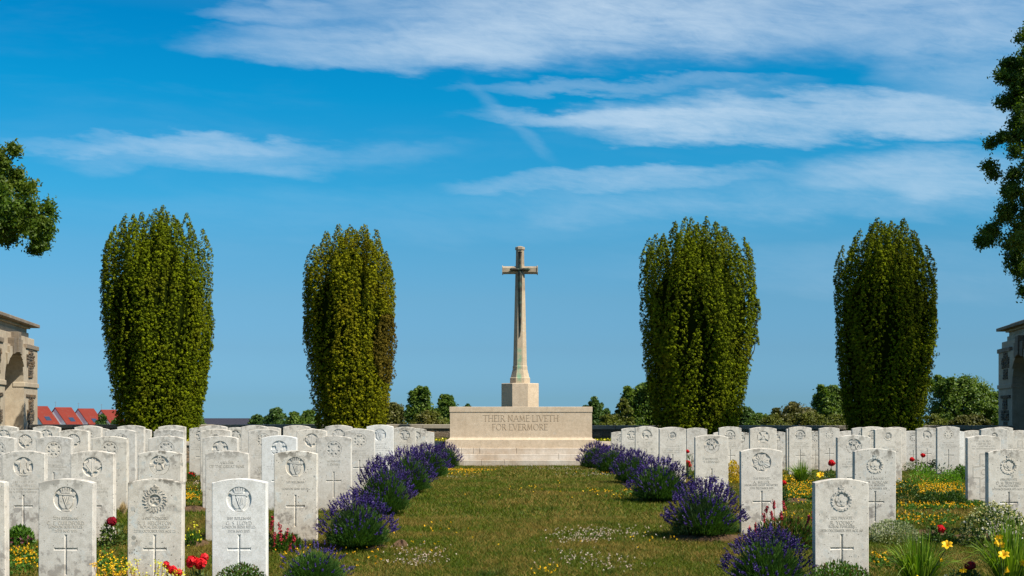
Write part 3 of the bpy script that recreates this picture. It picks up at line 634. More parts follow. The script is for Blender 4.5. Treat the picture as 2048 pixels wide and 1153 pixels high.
def badge_polys(kind):
    """list of (polygon, level) in units of the recess radius; level 1 = stone face, 0 = recess floor"""
    P = []
    if kind == 'harp':
        P += [(p, 1.0) for p in crown(0, .56, 1.05)]
        P += [([(-.78, .50), (-.60, .62), (-.40, .46), (.40, .46), (.62, .60), (.80, .42), (.66, .22), (.50, .30), (-.30, .34), (-.55, .36)], .95)]
        P += [([(-.55, .30), (-.34, .30), (-.02, -.62), (-.10, -.74), (-.30, -.70), (-.52, -.35)], .8), ([(-.22, .28), (.50, .24), (.62, .0), (.52, -.42), (.18, -.80), (.04, -.62)], .9)]
        P += [(bar((-.22 + .16 * k, .2), (.02 + .09 * k, -.5 + .05 * k), .03), 1.12) for k in range(4)]
        P += [(bar((-.3, -.86), (.32, -.86), .12), .9)]
    elif kind == 'maple':
        h = [(0, .92), (.14, .66), (.36, .80), (.30, .36), (.52, .58), (.60, .42), (.88, .46), (.76, .18), (.92, .06), (.48, -.26), (.56, -.46), (.10, -.42), (.07, -.86)]
        P.append((h + [(-a, b) for a, b in h[::-1][:-1]], .95)); P += [(bar((0, -.6), q, .05, .02), 1.12) for q in ((0, .6), (.62, .28), (-.62, .28), (.4, -.3), (-.4, -.3))]
    elif kind in ('wreath', 'wreathleaf'):
        for k in range(8): P.append((ringseg(.78, .97, k * 45 + 1, k * 45 + 44, 5), .9))
        P.append(([(.52 * math.cos(R(22.5 + 45 * k)), .52 * math.sin(R(22.5 + 45 * k))) for k in range(8)], .9))
        for k in range(8): P.append((bar((.40 * math.cos(R(45 * k)), .40 * math.sin(R(45 * k))), (.84 * math.cos(R(45 * k)), .84 * math.sin(R(45 * k))), .30, .26), .86))
        P.append((disc(0, 0, .22), 1.15))
        if kind == 'wreathleaf': P += [(disc(.62 * math.cos(R(k * 36)), .62 * math.sin(R(k * 36)), .10, 6), 1.1) for k in range(10)]
        else: P += [(p, 1.15) for p in crown(0, .60, .5)]
    elif kind == 'bugle':
        P.append((ringseg(.55, .95, 172, 368, 16), .85)); P.append(([(-.97, .16), (-.50, .10), (-.50, -.05), (-.95, -.10)], 1.05)); P.append((bar((.62, .1), (.95, .2), .2), 1.05))
        for cx, cy in ((0, .78), (-.30, .50), (.30, .50)):
            for k in range(2): P.append((ringseg(.09, .20, 180 * k + 2, 180 * k + 178, 6, cx, cy), .95))
        P += [(bar((-.03, .55), (-.42, -.42), .11), .95), (bar((.03, .55), (.46, -.42), .11), 1.0), (bar((-.12, .35), (.12, .35), .16), 1.1), (bar((-.26, -.18), (.16, -.18), .36), .8), (bar((-.26, -.42), (.22, -.42), .07), 1.1)]
    elif kind == 'star':
        P.append(([((.96 if k % 2 == 0 else .72) * math.cos(R(22.5 * k + 22)), (.96 if k % 2 == 0 else .72) * math.sin(R(22.5 * k + 22))) for k in range(16)], .7))
        for k in range(16): P.append((bar((.30 * math.cos(R(22.5 * k)), .30 * math.sin(R(22.5 * k))), (.74 * math.cos(R(22.5 * k)), .74 * math.sin(R(22.5 * k))), .06, .12), .95))
        for k in range(2): P.append((ringseg(.17, .28, 180 * k + 1, 180 * k + 179, 10), 1.15))
        P.append((disc(0, 0, .08), 1.1))
    elif kind == 'rose':      # raised garter outside a small round recess
        for k in range(10): P.append((ringseg(1.12, 1.46, k * 36 + 3, k * 36 + 33, 4), 1.25))
        for k in range(18): P.append((bar((1.22 * math.cos(R(20 * k + 8)), 1.22 * math.sin(R(20 * k + 8))), (1.38 * math.cos(R(20 * k + 8)), 1.38 * math.sin(R(20 * k + 8))), .06), 1.45))
        for k in range(5): P.append((disc(.50 * math.cos(R(72 * k + 90)), .50 * math.sin(R(72 * k + 90)), .36, 10), .8)); P.append((disc(.34 * math.cos(R(72 * k + 54)), .34 * math.sin(R(72 * k + 54)), .22, 8), 1.0))
        P.append((disc(0, 0, .18), 1.2)); P += [(p, 1.35) for p in crown(0, 1.60, .95)]
    elif kind == 'cypher':
        for k in range(20): P.append((bar((1.35 * math.cos(R(18 * k)), 1.35 * math.sin(R(18 * k))), (2.05 * math.cos(R(18 * k + 9)), 2.05 * math.sin(R(18 * k + 9))), .22, .10), 1.2))
        for k in range(20): P.append((bar((1.55 * math.cos(R(18 * k + 9)), 1.55 * math.sin(R(18 * k + 9))), (2.15 * math.cos(R(18 * k - 3)), 2.15 * math.sin(R(18 * k - 3))), .16, .07), 1.35))
        for k in range(8): P.append((ringseg(1.04, 1.28, k * 45 + 1, k * 45 + 44, 5), 1.25))
        P += [(p, 1.5) for p in crown(0, 1.95, 1.5)]
        for cx in (-.28, .28):
            P.append((ringseg(.22, .42, 40, 330, 10, cx, .1), .9))
        P += [(bar((.0, -.05), (.62, -.62), .16), .9), (bar((.0, -.05), (-.62, -.62), .16), .9)]
    elif kind == 'figure':
        P.append(([(-.12, .86), (.12, .86), (.30, .55), (.22, .1), (.42, -.55), (.16, -.62), (.0, -.2), (-.12, -.62), (-.38, -.58), (-.22, .1), (-.28, .55)], .95))
        P += [([(-.30, .52), (-.80, .62), (-.88, .40), (-.50, .20), (-.46, -.3), (-.28, -.1)], .85), ([(.34, .50), (.78, .66), (.90, .42), (.56, .22), (.62, -.3), (.34, -.1)], .85), ([(-.9, -.5), (-.5, -.4), (-.2, -.72), (.2, -.72), (.5, -.4), (.9, -.5), (.6, -.85), (-.6, -.85)], .9), (bar((-.34, .45), (-.30, -.55), .05), 1.2)]
    elif kind == 'fleur':
        for s_ in (-1, 1):
            P.append(([(s_ * .10, -.1), (s_ * .22, .5), (s_ * .55, .72), (s_ * .82, .42), (s_ * .62, .30), (s_ * .48, .44), (s_ * .34, .2), (s_ * .30, -.2)], .9))
            P.append(([(s_ * .2, -.3), (s_ * .62, -.05), (s_ * .92, -.12), (s_ * .80, -.42), (s_ * .5, -.50)], .9))
        P.append(([(-.14, -.2), (-.24, .55), (0, .95), (.24, .55), (.14, -.2)], 1.0)); P.append((bar((-.55, -.66), (.55, -.66), .2), .95)); P.append((disc(0, -.35, .2), 1.1))
    elif kind == 'stripes':
        P += [(ringseg(.45, .72, 10, 170, 9, 0, .05), .95), (bar((-.95, .02), (-.35, .10), .2), .9), (bar((.35, .10), (.95, .02), .2), .9), (disc(0, .15, .22), .95), (bar((-.66, -.20), (.66, -.20), .17), .95), (bar((-.62, -.50), (.62, -.50), .2), .9), (ringseg(.78, .95, 215, 325, 8), .85)]
    elif kind == 'pattee':
        for k in range(4):
            c, s_ = math.cos(R(90 * k)), math.sin(R(90 * k)); q = [(.10, -.1), (.86, -.52), (.86, .52), (.10, .1)]
            P.append(([(a * c - b * s_, a * s_ + b * c) for a, b in q], .9))
        for k in range(2): P.append((ringseg(.22, .34, 180 * k, 180 * k + 178, 8), 1.15))
        P.append((disc(0, 0, .12), 1.15))
    elif kind == 'small':
        P.append((disc(0, 0, .70, 16), .85)); P += [(bar((-.5, -.3 + .2 * k), (.5, -.3 + .2 * k), .06), 1.1) for k in range(4)]
        for k in range(8): P.append((ringseg(1.2, 1.35, k * 45 + 4, k * 45 + 41, 4), 1.2))
    elif kind == 'lion':
        P += [([(-.7, .1), (-.5, .55), (-.1, .75), (.35, .62), (.7, .3), (.85, -.1), (.6, -.05), (.62, -.6), (.42, -.6), (.3, -.1), (-.2, -.05), (-.3, -.6), (-.52, -.6), (-.45, .0)], .95), ([(-.9, -.62), (.9, -.62), (.7, -.9), (-.7, -.9)], .9), (disc(-.35, .45, .26), 1.15)]
    return P
RAD = {'rose': (.052, .153), 'cypher': (.040, .150), 'small': (.045, .12), 'star': (.090, .128), 'bugle': (.089, .130), 'none': (0, 0), 'plain': (0, 0)}
def badge_mesh(kind, mat):
    r, zc_ = RAD.get(kind, (.089, .144)); y0 = -TH / 2; mb = MB()
    for k, (poly, lv) in enumerate(badge_polys(kind)):
        ys_ = y0 + .0098 - (.0098 * min(lv, 1) + max(0, lv - 1) * .016) + .0006 + .00007 * (k % 6)
        back = y0 + .0108 if lv <= 1.18 and not kind in ('rose', 'cypher', 'small') else y0 + .0108
        # loop orientation does not matter, normals are recalculated
        try: mb.prism([(a * r, TOP - zc_ + b * r) for a, b in poly], ys_, back)
        except Exception: pass
    return mb.mesh('badge', mat)
cache = {}
def cached(key, fn):
    if key not in cache: cache[key] = fn()
    return cache[key]
def insc_mesh(lines, mat, top=.257):
    mb = MB(); zl = [top + .010, top + .041, top + .071, top + .100]; hs = [.0175, .0235, .0165, .0165]
    for s_, zt, h in zip(lines, zl, hs):
        if s_: 
            n = sum(.38 if c == ' ' else G[c][0] + .17 for c in s_) * h
            text_into(mb, s_, 0, TOP - zt - h, h, -TH / 2, .0012, min(n, .34), 1.15)
    return mb.mesh('inscription', mat)
def tick_mesh(seed, mat, top=.257):
    """lettering too small to read from here: rows of short chisel strokes"""
    rr = random.Random(seed); mb = MB(); lay = 0
    for zt, h, w_ in zip((top + .010, top + .040, top + .070, top + .098), (.016, .021, .015, .015), (.17, .15 + .06 * rr.random(), .22 + .08 * rr.random(), .24 + .08 * rr.random())):
        x = -w_ / 2
        while x < w_ / 2:
            lay = (lay + 1) % 4
            mb.box(x, x + .0028, -TH / 2 - .0011 - lay * .0001, -TH / 2 + .0005, TOP - zt - h, TOP - zt)
            if rr.random() < .5: 
                q = rr.choice((0, .45, .9)) * h; mb.box(x + .0028, x + .009, -TH / 2 - .0009 - lay * .0001, -TH / 2 + .0005, TOP - zt - h + q, TOP - zt - h + q + .002)
            x += rr.choice((.008, .012, .014, .02))
    return mb.mesh('inscription', mat)
def headstone(px, top, w, kind, label, lines=None, style='a', D=None, yaw=None, sym='cross', tp=None):
    D = D or .381 * F / w; X = PX(px, D); z0 = PZ(top, D) - TOP
    t = empty('headstone', (X, D + TH / 2, z0), label, 'headstone', 'white headstones in rows', R(random.uniform(-.5, .5) if yaw is None else yaw))
    t.rotation_euler[1] = R(random.uniform(-.3, .3))
    mat = {'a': M_head, 'w': M_headw, 'm': M_headm}[style]; ml = M_letterw if style == 'w' else M_letter
    r, zc_ = RAD.get(kind, (.089, .144)); cr = sym == 'cross'
    link('slab', cached(('s', r, zc_, cr, style), lambda: slab_mesh(r, zc_, cr, mat)), t)
    if r: link('badge', cached(('b', kind, style), lambda: badge_mesh(kind, mat)), t)
    tp = tp or (.045 if kind in ('none',) else .257)
    if lines: link('inscription', insc_mesh(lines, ml, tp), t)
    else: 
        sd = int(px) % 5; link('inscription', cached(('t', sd, style, tp), lambda: tick_mesh(sd, ml, tp)), t)
    y = -TH / 2
    if sym == 'star':
        mb = MB(); c = TOP - .52; r = .075
        for ph in (90, 270):
            p = [(r * math.cos(R(ph + 120 * k)), c + r * math.sin(R(ph + 120 * k))) for k in range(3)]
            for k in range(3): mb.prism(bar(p[k], p[(k + 1) % 3], .010), y - .0012 - .0001 * k - (.0003 if ph > 100 else 0), y + .001)
        mb.obj('carved_star', M_letter, t)
    if sym == 'outline':
        mb = MB(); c = TOP - .42; a, b = .045, .125
        pts = [(-a, .21), (a, .21), (a, b * .5), (b, b * .5), (b, -b * .5), (a, -b * .5), (a, -.30), (-a, -.30), (-a, -b * .5), (-b, -b * .5), (-b, b * .5), (-a, b * .5)]
        for k in range(12):
            p, q = pts[k], pts[(k + 1) % 12]; mb.prism(bar((p[0], c + p[1]), (q[0], c + q[1]), .009), y - .0015 - .0001 * (k % 2), y + .001)
        mb.obj('carved_cross', M_letter, t)
        mb = MB(); 
        for k in range(8): mb.prism(ringseg(.026, .034, 45 * k + 1, 45 * k + 44, 4, 0, c), y - .0012, y + .001)
        mb.prism(bar((-.03, c - .08), (.03, c - .05), .012), y - .0012, y + .001); mb.prism(bar((-.03, c + .08), (.03, c + .06), .012), y - .0012, y + .001)
        mb.obj('carved_emblem', M_letter, t)
    return t
H = headstone
DA, DB, DCc, DD, DE, DF = 8.57, 10.85, 13.3, 15.5, 17.4, 20.2
# left block, front row to back row
H(-44, 958, 0, 'harp', 'pinkish headstone of the front row, cut off by the left edge of the photo', D=DA)
H(131, 958, 0, 'harp', 'beige front headstone with crowned harp badge and dark stains around its carved cross', ['2754 RIFLEMAN', 'C. E. GUILDFORD', 'LONDON IRISH RIFLES', '26TH MAY 1915'], D=DA)
H(309, 958, 0, 'cypher', 'lichen mottled front headstone with crowned royal cypher badge, yellow flowers at its foot', ['64387 PIONEER', 'R. J. HEIGHTON', 'ROYAL ENGINEERS', '22TH OCTOBER 1915 AGE 23'], 'm', D=DA)
H(478.5, 958, 0, 'harp', 'cleanest whitest front headstone with crowned harp badge, right of the large red roses', ['1859 RIFLEMAN', 'G. S. LLOYD', 'LONDON IRISH RIFLES', '15TH MAY 1915'], 'w', D=DA)
H(47, 902, 0, 'figure', 'headstone with winged figure badge, second row, behind green plants at the left edge', D=DB)
H(184, 902, 0, 'maple', 'headstone with broad maple leaf badge behind the rose bush with one red bloom', D=DB)
H(319, 902, 0, 'bugle', 'blotchy headstone with bugle horn badge, directly behind the royal cypher stone', None, 'm', D=DB)
H(454, 902, 0, 'none', 'headstone with two lines of big lettering at its top and no badge', ['A SOLDIER', 'OF THE GREAT WAR'], D=DB, tp=.085)
H(590.5, 902, 0, 'harp', 'stained harp badge headstone beside the lavender, red flower spikes at its foot', ['2611 RIFLEMAN', '', 'LONDON IRISH RIFLES', ''], 'm', D=DB)
H(-5, 873, 0, 'wreath', 'third row headstone with round wreath badge, half hidden at the left edge', D=DCc)
H(107, 873, 0, 'wreath', 'third row headstone with eight pointed wreath badge between winged figure and maple leaf stones', D=DCc)
H(219, 873, 0, 'wreath', 'third row headstone with wreath badge and pale lichen rings, right of the maple leaf stone', None, 'm', D=DCc)
H(332.5, 872.5, 0, 'wreath', 'third row headstone with wreath badge right behind the bugle horn stone', D=DCc)
H(440, 872, 0, 'fleur', 'third row headstone, plumed badge and dark spotted top, behind the big lettering stone', D=DCc)
H(558.5, 871.5, 0, 'fleur', 'bright white third row headstone with plumed badge behind the stained harp stone', None, 'w', D=DCc)
H(667.5, 872, 0, 'wreath', 'third row headstone with wreath badge, nearest the lavender, straw tuft at its foot', ['2411 PRIVATE', 'J. EVANS', '', ''], D=DCc)
H(51, 860.5, 0, 'maple', 'fourth row headstone with maple leaf badge below the left pavilion', D=DD)
H(147, 859.5, 0, 'maple', 'fourth row headstone with maple leaf badge below the red roofs', D=DD)
H(240.5, 859, 0, 'wreath', 'fourth row headstone with wreath badge left of the first yew foot', D=DD)
H(337.5, 859.5, 0, 'wreath', 'fourth row headstone with wreath badge under the leftmost yew', D=DD)
H(431.5, 858.5, 0, 'small', 'fourth row headstone with lichen spotted top below the dark tiled roof', D=DD)
H(527, 858.5, 0, 'wreathleaf', 'headstone with a carved star of David in place of a cross', D=DD, sym='star')
H(623, 858.5, 0, 'maple', 'grey headstone with spiky maple leaf badge left of the second yew foot', D=DD)
H(719, 858.5, 0, 'wreath', 'fourth row headstone with wreath badge and narrow cross, nearest the lavender', D=DD)
H(7, 852, 0, 'fleur', 'fifth row headstone with plumed badge at the left edge below the pavilion', D=DE)
H(92, 852, 0, 'fleur', 'fifth row headstone with plumed badge below the gap between pavilion and red roofs', D=DE)
H(175.5, 851.5, 0, 'wreath', 'fifth row headstone just below the rightmost red roof', D=DE)
H(260.5, 851, 0, 'small', 'tall looking fifth row headstone at the left foot of the leftmost yew', D=DE)
H(343.5, 851, 0, 'plain', 'fifth row headstone at the right foot of the leftmost yew', D=DE)
H(427, 851, 0, 'plain', 'fifth row headstone in front of the left end of the dark tiled roof', D=DE)
H(508.5, 851, 0, 'small', 'fifth row headstone in front of the right end of the dark tiled roof', D=DE)
H(592.5, 851, 0, 'plain', 'badgeless fifth row headstone left of the second yew', D=DE)
H(676.5, 850.5, 0, 'maple', 'fifth row headstone with maple leaf badge at the left foot of the second yew', D=DE)
H(760, 850, 0, 'harp', 'bright white headstone with harp badge at the right foot of the second yew', None, 'w', D=DE)
H(194, 856.5, 0, 'plain', 'sixth row headstone peeping out right of the stone below the red roofs', D=DF)
H(278, 857.5, 0, 'plain', 'sixth row headstone peeping out left of the gap under the first yew', D=DF)
H(333, 857, 0, 'plain', 'sixth row headstone mostly hidden under the middle of the leftmost yew', D=DF)
H(401.5, 855, 0, 'fleur', 'grey stained headstone with round badge, standing by the gap showing the retaining wall', None, 'm', D=DF)
H(471, 855, 0, 'figure', 'back row headstone with round badge below the middle of the dark tiled roof', None, 'm', D=DF)
H(537, 854, 0, 'plain', 'back row headstone between the star of David stone and the dark tiled roof', D=DF)
H(612, 856.5, 0, 'plain', 'back row headstone hidden behind the spiky maple leaf stone', D=DF)
H(655, 857.5, 0, 'plain', 'back row headstone left under the second yew, only its shoulder showing', D=DF)
H(711, 857, 0, 'plain', 'back row headstone under the middle of the second yew, behind the wreath badge stone', D=DF)
H(747, 857, 0, 'plain', 'back row headstone hidden behind the bright white harp stone', D=DF)
H(810, 854, 44, 'fleur', 'grey green lichen covered headstone right beside the second yew above the lavender', None, 'm')
H(832, 857, 41, 'lion', 'headstone second nearest to the altar stone on its left', None, 'm')
H(849, 863, 38, 'small', 'small looking headstone nearest to the altar stone on its left')
# right block
RA, RB, RC_, RD, RE, RF, RG = 8.65, 11.25, 14.1, 17.45, 20.7, 22.8, 24.6
H(1684, 958, 0, 'rose', 'largest headstone of the right half with rose in garter badge, green plants at its foot', ['2127 PRIVATE', 'R. YOUNG', 'ROYAL FUSILIERS', '15TH DECEMBER 1915 AGE 40'], D=RA)
H(1523.5, 897, 0, 'star', 'headstone with big eight pointed star badge between the lavender and the daylilies', ['7145 PRIVATE', 'A. MILLER', 'HIGHLAND LIGHT INFANTRY', '15TH DECEMBER 1915'], D=RB)
H(1750, 897.5, 0, 'rose', 'headstone with rose badge and dark smudges low on its face, above variegated ground cover', ['2643 PRIVATE', 'W. T. MORGAN', 'ROYAL FUSILIERS', '15TH NOVEMBER 1915'], 'm', D=RB)
H(2018, 899, 0, 'rose', 'headstone with rose badge behind the cream flowering shrub at the right edge', ['6580 PRIVATE', 'D. M. BUNTING', 'ROYAL FUSILIERS', '14TH NOVEMBER 1915 AGE 24'], 'm', D=RB)
H(1423.5, 870, 0, 'bugle', 'headstone with bugle horn badge rising out of the lavender', ['3101 PRIVATE', 'J. LENNARD', '', ''], D=RC_)
H(1708, 870.5, 0, 'bugle', 'headstone with bugle horn badge half hidden behind the smudged rose badge stone', D=RC_)
H(1968.5, 871.5, 0, 'none', 'headstone without badge, lettering above a large outlined cross', None, D=RC_, sym='outline')
H(1345, 854.5, 0, 'small', 'headstone with small round badge and black lichen on top, left of the third yew foot', D=RD)
H(1526.5, 854.5, 0, 'pattee', 'headstone with flared cross badge in a circle, right of the third yew', D=RD)
H(1777, 856, 0, 'small', 'headstone with small round badge under the rightmost yew', D=RD)
H(1989, 856, 0, 'small', 'headstone with ringed badge at the foot of the right pavilion', D=RD)
H(1293, 853, 0, 'lion', 'headstone with animal badge in a circle, third to the right of the altar stone', D=RE)
H(1460.5, 853.5, 0, 'stripes', 'headstone with banded round badge above the golden plant, right foot of the third yew', D=RE)
H(1600.5, 853.5, 0, 'stripes', 'headstone with banded round badge and full cross above the mid daylily clump', D=RE)
H(1746.5, 853.5, 0, 'stripes', 'headstone with banded round badge at the left foot of the rightmost yew', D=RE)
H(1897, 853, 0, 'wreathleaf', 'headstone with leafy round badge between rightmost yew and right pavilion', D=RE)
H(1263, 856, 0, 'fleur', 'headstone with plumed badge, second to the right of the altar stone', D=RF)
H(1322, 857, 0, 'plain', 'headstone almost hidden behind the small round badge stone near the lavender', D=RF)
H(1393.5, 856, 0, 'none', 'headstone with lettering but no badge under the third yew', D=RF)
H(1594, 856, 0, 'plain', 'headstone showing only a narrow strip left of the banded badge stone', D=RF)
H(1659, 855, 0, 'wreathleaf', 'headstone with open wreath badge above the single red rose', None, 'a', D=RF)
H(1725, 855, 0, 'lion', 'headstone at the left foot of the rightmost yew, left of the banded badge stone', D=RF)
H(1792, 854.5, 0, 'plain', 'headstone whose right shoulder shows behind the small badge stone under the rightmost yew', D=RF)
H(1854, 855.5, 0, 'lion', 'headstone with rampant animal badge and brownish foot behind two red roses', D=RF)
H(2006, 854, 0, 'plain', 'headstone whose right shoulder shows in front of the right pavilion', D=RF)
H(1241, 863.5, 0, 'stripes', 'back headstone nearest to the altar stone on its right', D=RG)
H(1446, 864, 0, 'plain', 'back headstone almost hidden behind the banded badge stone by the third yew', D=RG)
H(1481, 864.5, 0, 'fleur', 'mottled dark back headstone between banded badge and flared cross badge stones', None, 'm', D=RG)
H(1552, 863, 0, 'fleur', 'mottled back headstone right of the flared cross badge stone', None, 'm', D=RG)
H(1631, 862.5, 0, 'wreath', 'back headstone with wreath badge and dark stained foot, left of the single red rose', None, 'm', D=RG)
H(1697, 862, 0, 'plain', 'back headstone just left of the rightmost yew', D=RG)
H(1826, 862, 0, 'wreath', 'back headstone with wreath badge at the right foot of the rightmost yew', D=RG)
H(1911, 862, 0, 'plain', 'bright white back headstone showing as a strip beside the leafy badge stone', None, 'w', D=RG)
H(1948, 861, 0, 'wreathleaf', 'back headstone left of the right pavilion, above the large outlined cross stone', D=RG)
H(2040, 861, 0, 'none', 'back headstone with outlined cross at the right edge below the pavilion', None, D=RG, sym='outline')

# ------------------------------------------------------------------ yews
def interp(t_, pts): return np.interp(t_, [a for a, b in pts], [b for a, b in pts])
YP = [(0, .56), (.12, .68), (.3, .84), (.5, .96), (.66, 1.0), (.82, .98), (1.0, .86)]
def yew(px, top, wpx, D, mi, label, seed, strays=(), brown=None, asym=0.0, prof=YP):
    r0 = np.random.default_rng(seed); Hh = PZ(top, D) - TZ; Rm = wpx / 2 * D / F
    t = empty('yew_tree', (PX(px, D), D, TZ), label, 'tree', 'columnar yews on the terrace')
    C, A, S = [], [], []
    plumes = []
    for ring, n, hlo, hhi, z0 in ((.90, 24, .75, .92, .0), (.69, 18, .85, .97, .50), (.45, 12, .90, 1.0, .62), (.18, 6, .93, 1.0, .74)):
        for k in range(n):
            a = 2 * math.pi * (k + r0.random() * .6) / n; h = (hlo + (hhi - hlo) * r0.random()) * Hh
            plumes.append((a, ring + r0.normal() * .035, h, z0, .125 + .05 * r0.random()))
    for k in range(16):      # shorter leaders on the front and sides
        a = 2 * math.pi * r0.random(); plumes.append((a, .97 + r0.random() * .04, (.30 + .38 * r0.random()) * Hh, .0, .12))
    for (a, rg, h, z0, pr) in plumes:
        z = max(z0 * Hh, .02); zs_ = np.arange(z, h, .072)
        if len(zs_) == 0: continue
        tiptaper = np.clip((h - zs_) / .62, .04, 1) ** .7
        m = 8
        for q in range(m):
            zq = zs_ + q * .072 / m + (r0.random(len(zs_)) - .5) * .05; zrel = np.clip(zq / Hh, 0, 1); rad = Rm * rg * interp(zrel, prof); ang = a + .10 * np.sin(zq * 1.3 + a * 5)
            px_, py_ = np.cos(ang) * rad * (1 + asym * np.sign(np.cos(ang)) * zrel), np.sin(ang) * rad
            b = a + ((q + .5) / m - .5 + (r0.random(len(zs_)) - .5) * .34) * (4.4 if z0 == 0 else 6.28)
            fat = (pr * tiptaper + .05 * np.clip(1 - zrel * 1.6, 0, 1)) * (.80 + .35 * r0.random(len(zs_)))
            ox, oy = np.cos(b), np.sin(b); wob = r0.normal(size=(2, len(zs_))) * (.012 + .05 * np.clip(1 - zrel * 1.6, 0, 1))
            C.append(np.stack([px_ + ox * fat + wob[0], py_ + oy * fat + wob[1], zq], 1)); A.append(np.stack([ox * .8, oy * .8, np.full(len(zs_), .45)], 1)); S.append((.022 + .034 * r0.random(len(zs_)) ** 2.0) * (.6 + .4 * tiptaper))
    C = np.concatenate(C); A = np.concatenate(A); S = np.concatenate(S)
    for (sx, sz0, sz1) in strays:   # loose shoots standing off the crown
        xx = (sx - px) * D / F; za, zb_ = PZ(sz0, D) - TZ, PZ(sz1, D) - TZ
        n = max(int((za - zb_) / .035), 3); zz_ = np.linspace(zb_, za, n); fat = .06 * np.sqrt(np.clip((za - zz_) / (za - zb_) + .05, 0, 1))
        for q in range(4):
            b = r0.random(n) * 6.28; C = np.concatenate([C, np.stack([xx + np.cos(b) * fat, np.sin(b) * fat - .2, zz_], 1)]); A = np.concatenate([A, np.stack([np.cos(b), np.sin(b), np.full(n, .7)], 1)]); S = np.concatenate([S, np.full(n, .035)])
    keep = ~((C[:, 1] > Rm * .45) & (r0.random(len(C)) < .5)); C, A, S = C[keep], A[keep], S[keep]
    # every tuft is a small knob of needles; more of them on the outward side
    m = 16; A /= np.linalg.norm(A, axis=1, keepdims=True); d = r0.normal(size=(len(C) * m, 3)); d /= np.linalg.norm(d, axis=1, keepdims=True); d += np.repeat(A, m, 0) * .75; d /= np.linalg.norm(d, axis=1, keepdims=True)
    Sr = np.repeat(S, m); Cr = np.repeat(C, m, 0) + d * Sr[:, None] * (.75 + .35 * r0.random((len(d), 1)))
    tint = np.clip(np.repeat(r0.random(len(C)) ** 2, m) * .7 + r0.random(len(d)) ** 2 * .3, 0, 1)
    ln = .012 + Sr * (.45 + .45 * r0.random(len(Cr))); v_, f_ = scales(Cr, d, ln, ln * .62, .42, .5)
    me = npmesh('crown', v_, f_, M_yew[mi], tint); cr = link('crown', me, t)
    if brown is not None:
        me.materials.append(M_yewb); bx, bz, br, bh = brown
        sel = ((Cr[:, 0] - bx * Rm) ** 2 / (br * Rm) ** 2 + (Cr[:, 2] - bz * Hh) ** 2 / (bh * Hh) ** 2 < 1) & (Cr[:, 1] < .5)
        me.polygons.foreach_set('material_index', sel.astype(np.int32))
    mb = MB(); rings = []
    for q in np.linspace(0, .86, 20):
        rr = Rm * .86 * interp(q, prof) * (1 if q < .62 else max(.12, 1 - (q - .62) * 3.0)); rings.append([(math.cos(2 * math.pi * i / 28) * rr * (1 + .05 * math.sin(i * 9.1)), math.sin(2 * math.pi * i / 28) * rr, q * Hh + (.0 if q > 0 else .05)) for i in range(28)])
    mb.loft(rings); mb.obj('shade_core', M_yewd, t)  # added opaque core, coloured as the dark gaps between plumes, blocks see-through
    mb = MB(); mb.tube([(0, 0, -.1), (0, 0, .5)], [.35, .25], 10); mb.obj('trunk', M_bark, t)
    if strays: 
        for (sx, sz0, sz1) in strays:
            mb = MB(); xx = (sx - px) * D / F; zb_ = PZ(sz1, D) - TZ; mb.tube([(xx * .85, -.1, zb_ - .55), (xx * .97, -.2, zb_ - .15), (xx, -.2, zb_ + .2)], [.018, .012, .008], 5); mb.obj('branch', M_bark, t)
    return t
yew(314, 416, 208, 33, 0, 'leftmost columnar yew, a dense green column right of the red roofs', 1, ((216, 515, 555),))
yew(702, 449, 176, 33, 1, 'yellowest columnar yew with a brown patch on its right side, left of the tall cross', 2, ((614, 636, 690), (619, 536, 590)), (.88, .42, .30, .16))
yew(1395, 428, 218, 33, 0, 'widest columnar yew, first to the right of the tall cross', 3, ((1513, 602, 640), (1509, 660, 690)), None, .02)
yew(1771, 440, 190, 33, 0, 'rightmost columnar yew, right side in shade, next to the right pavilion', 4)

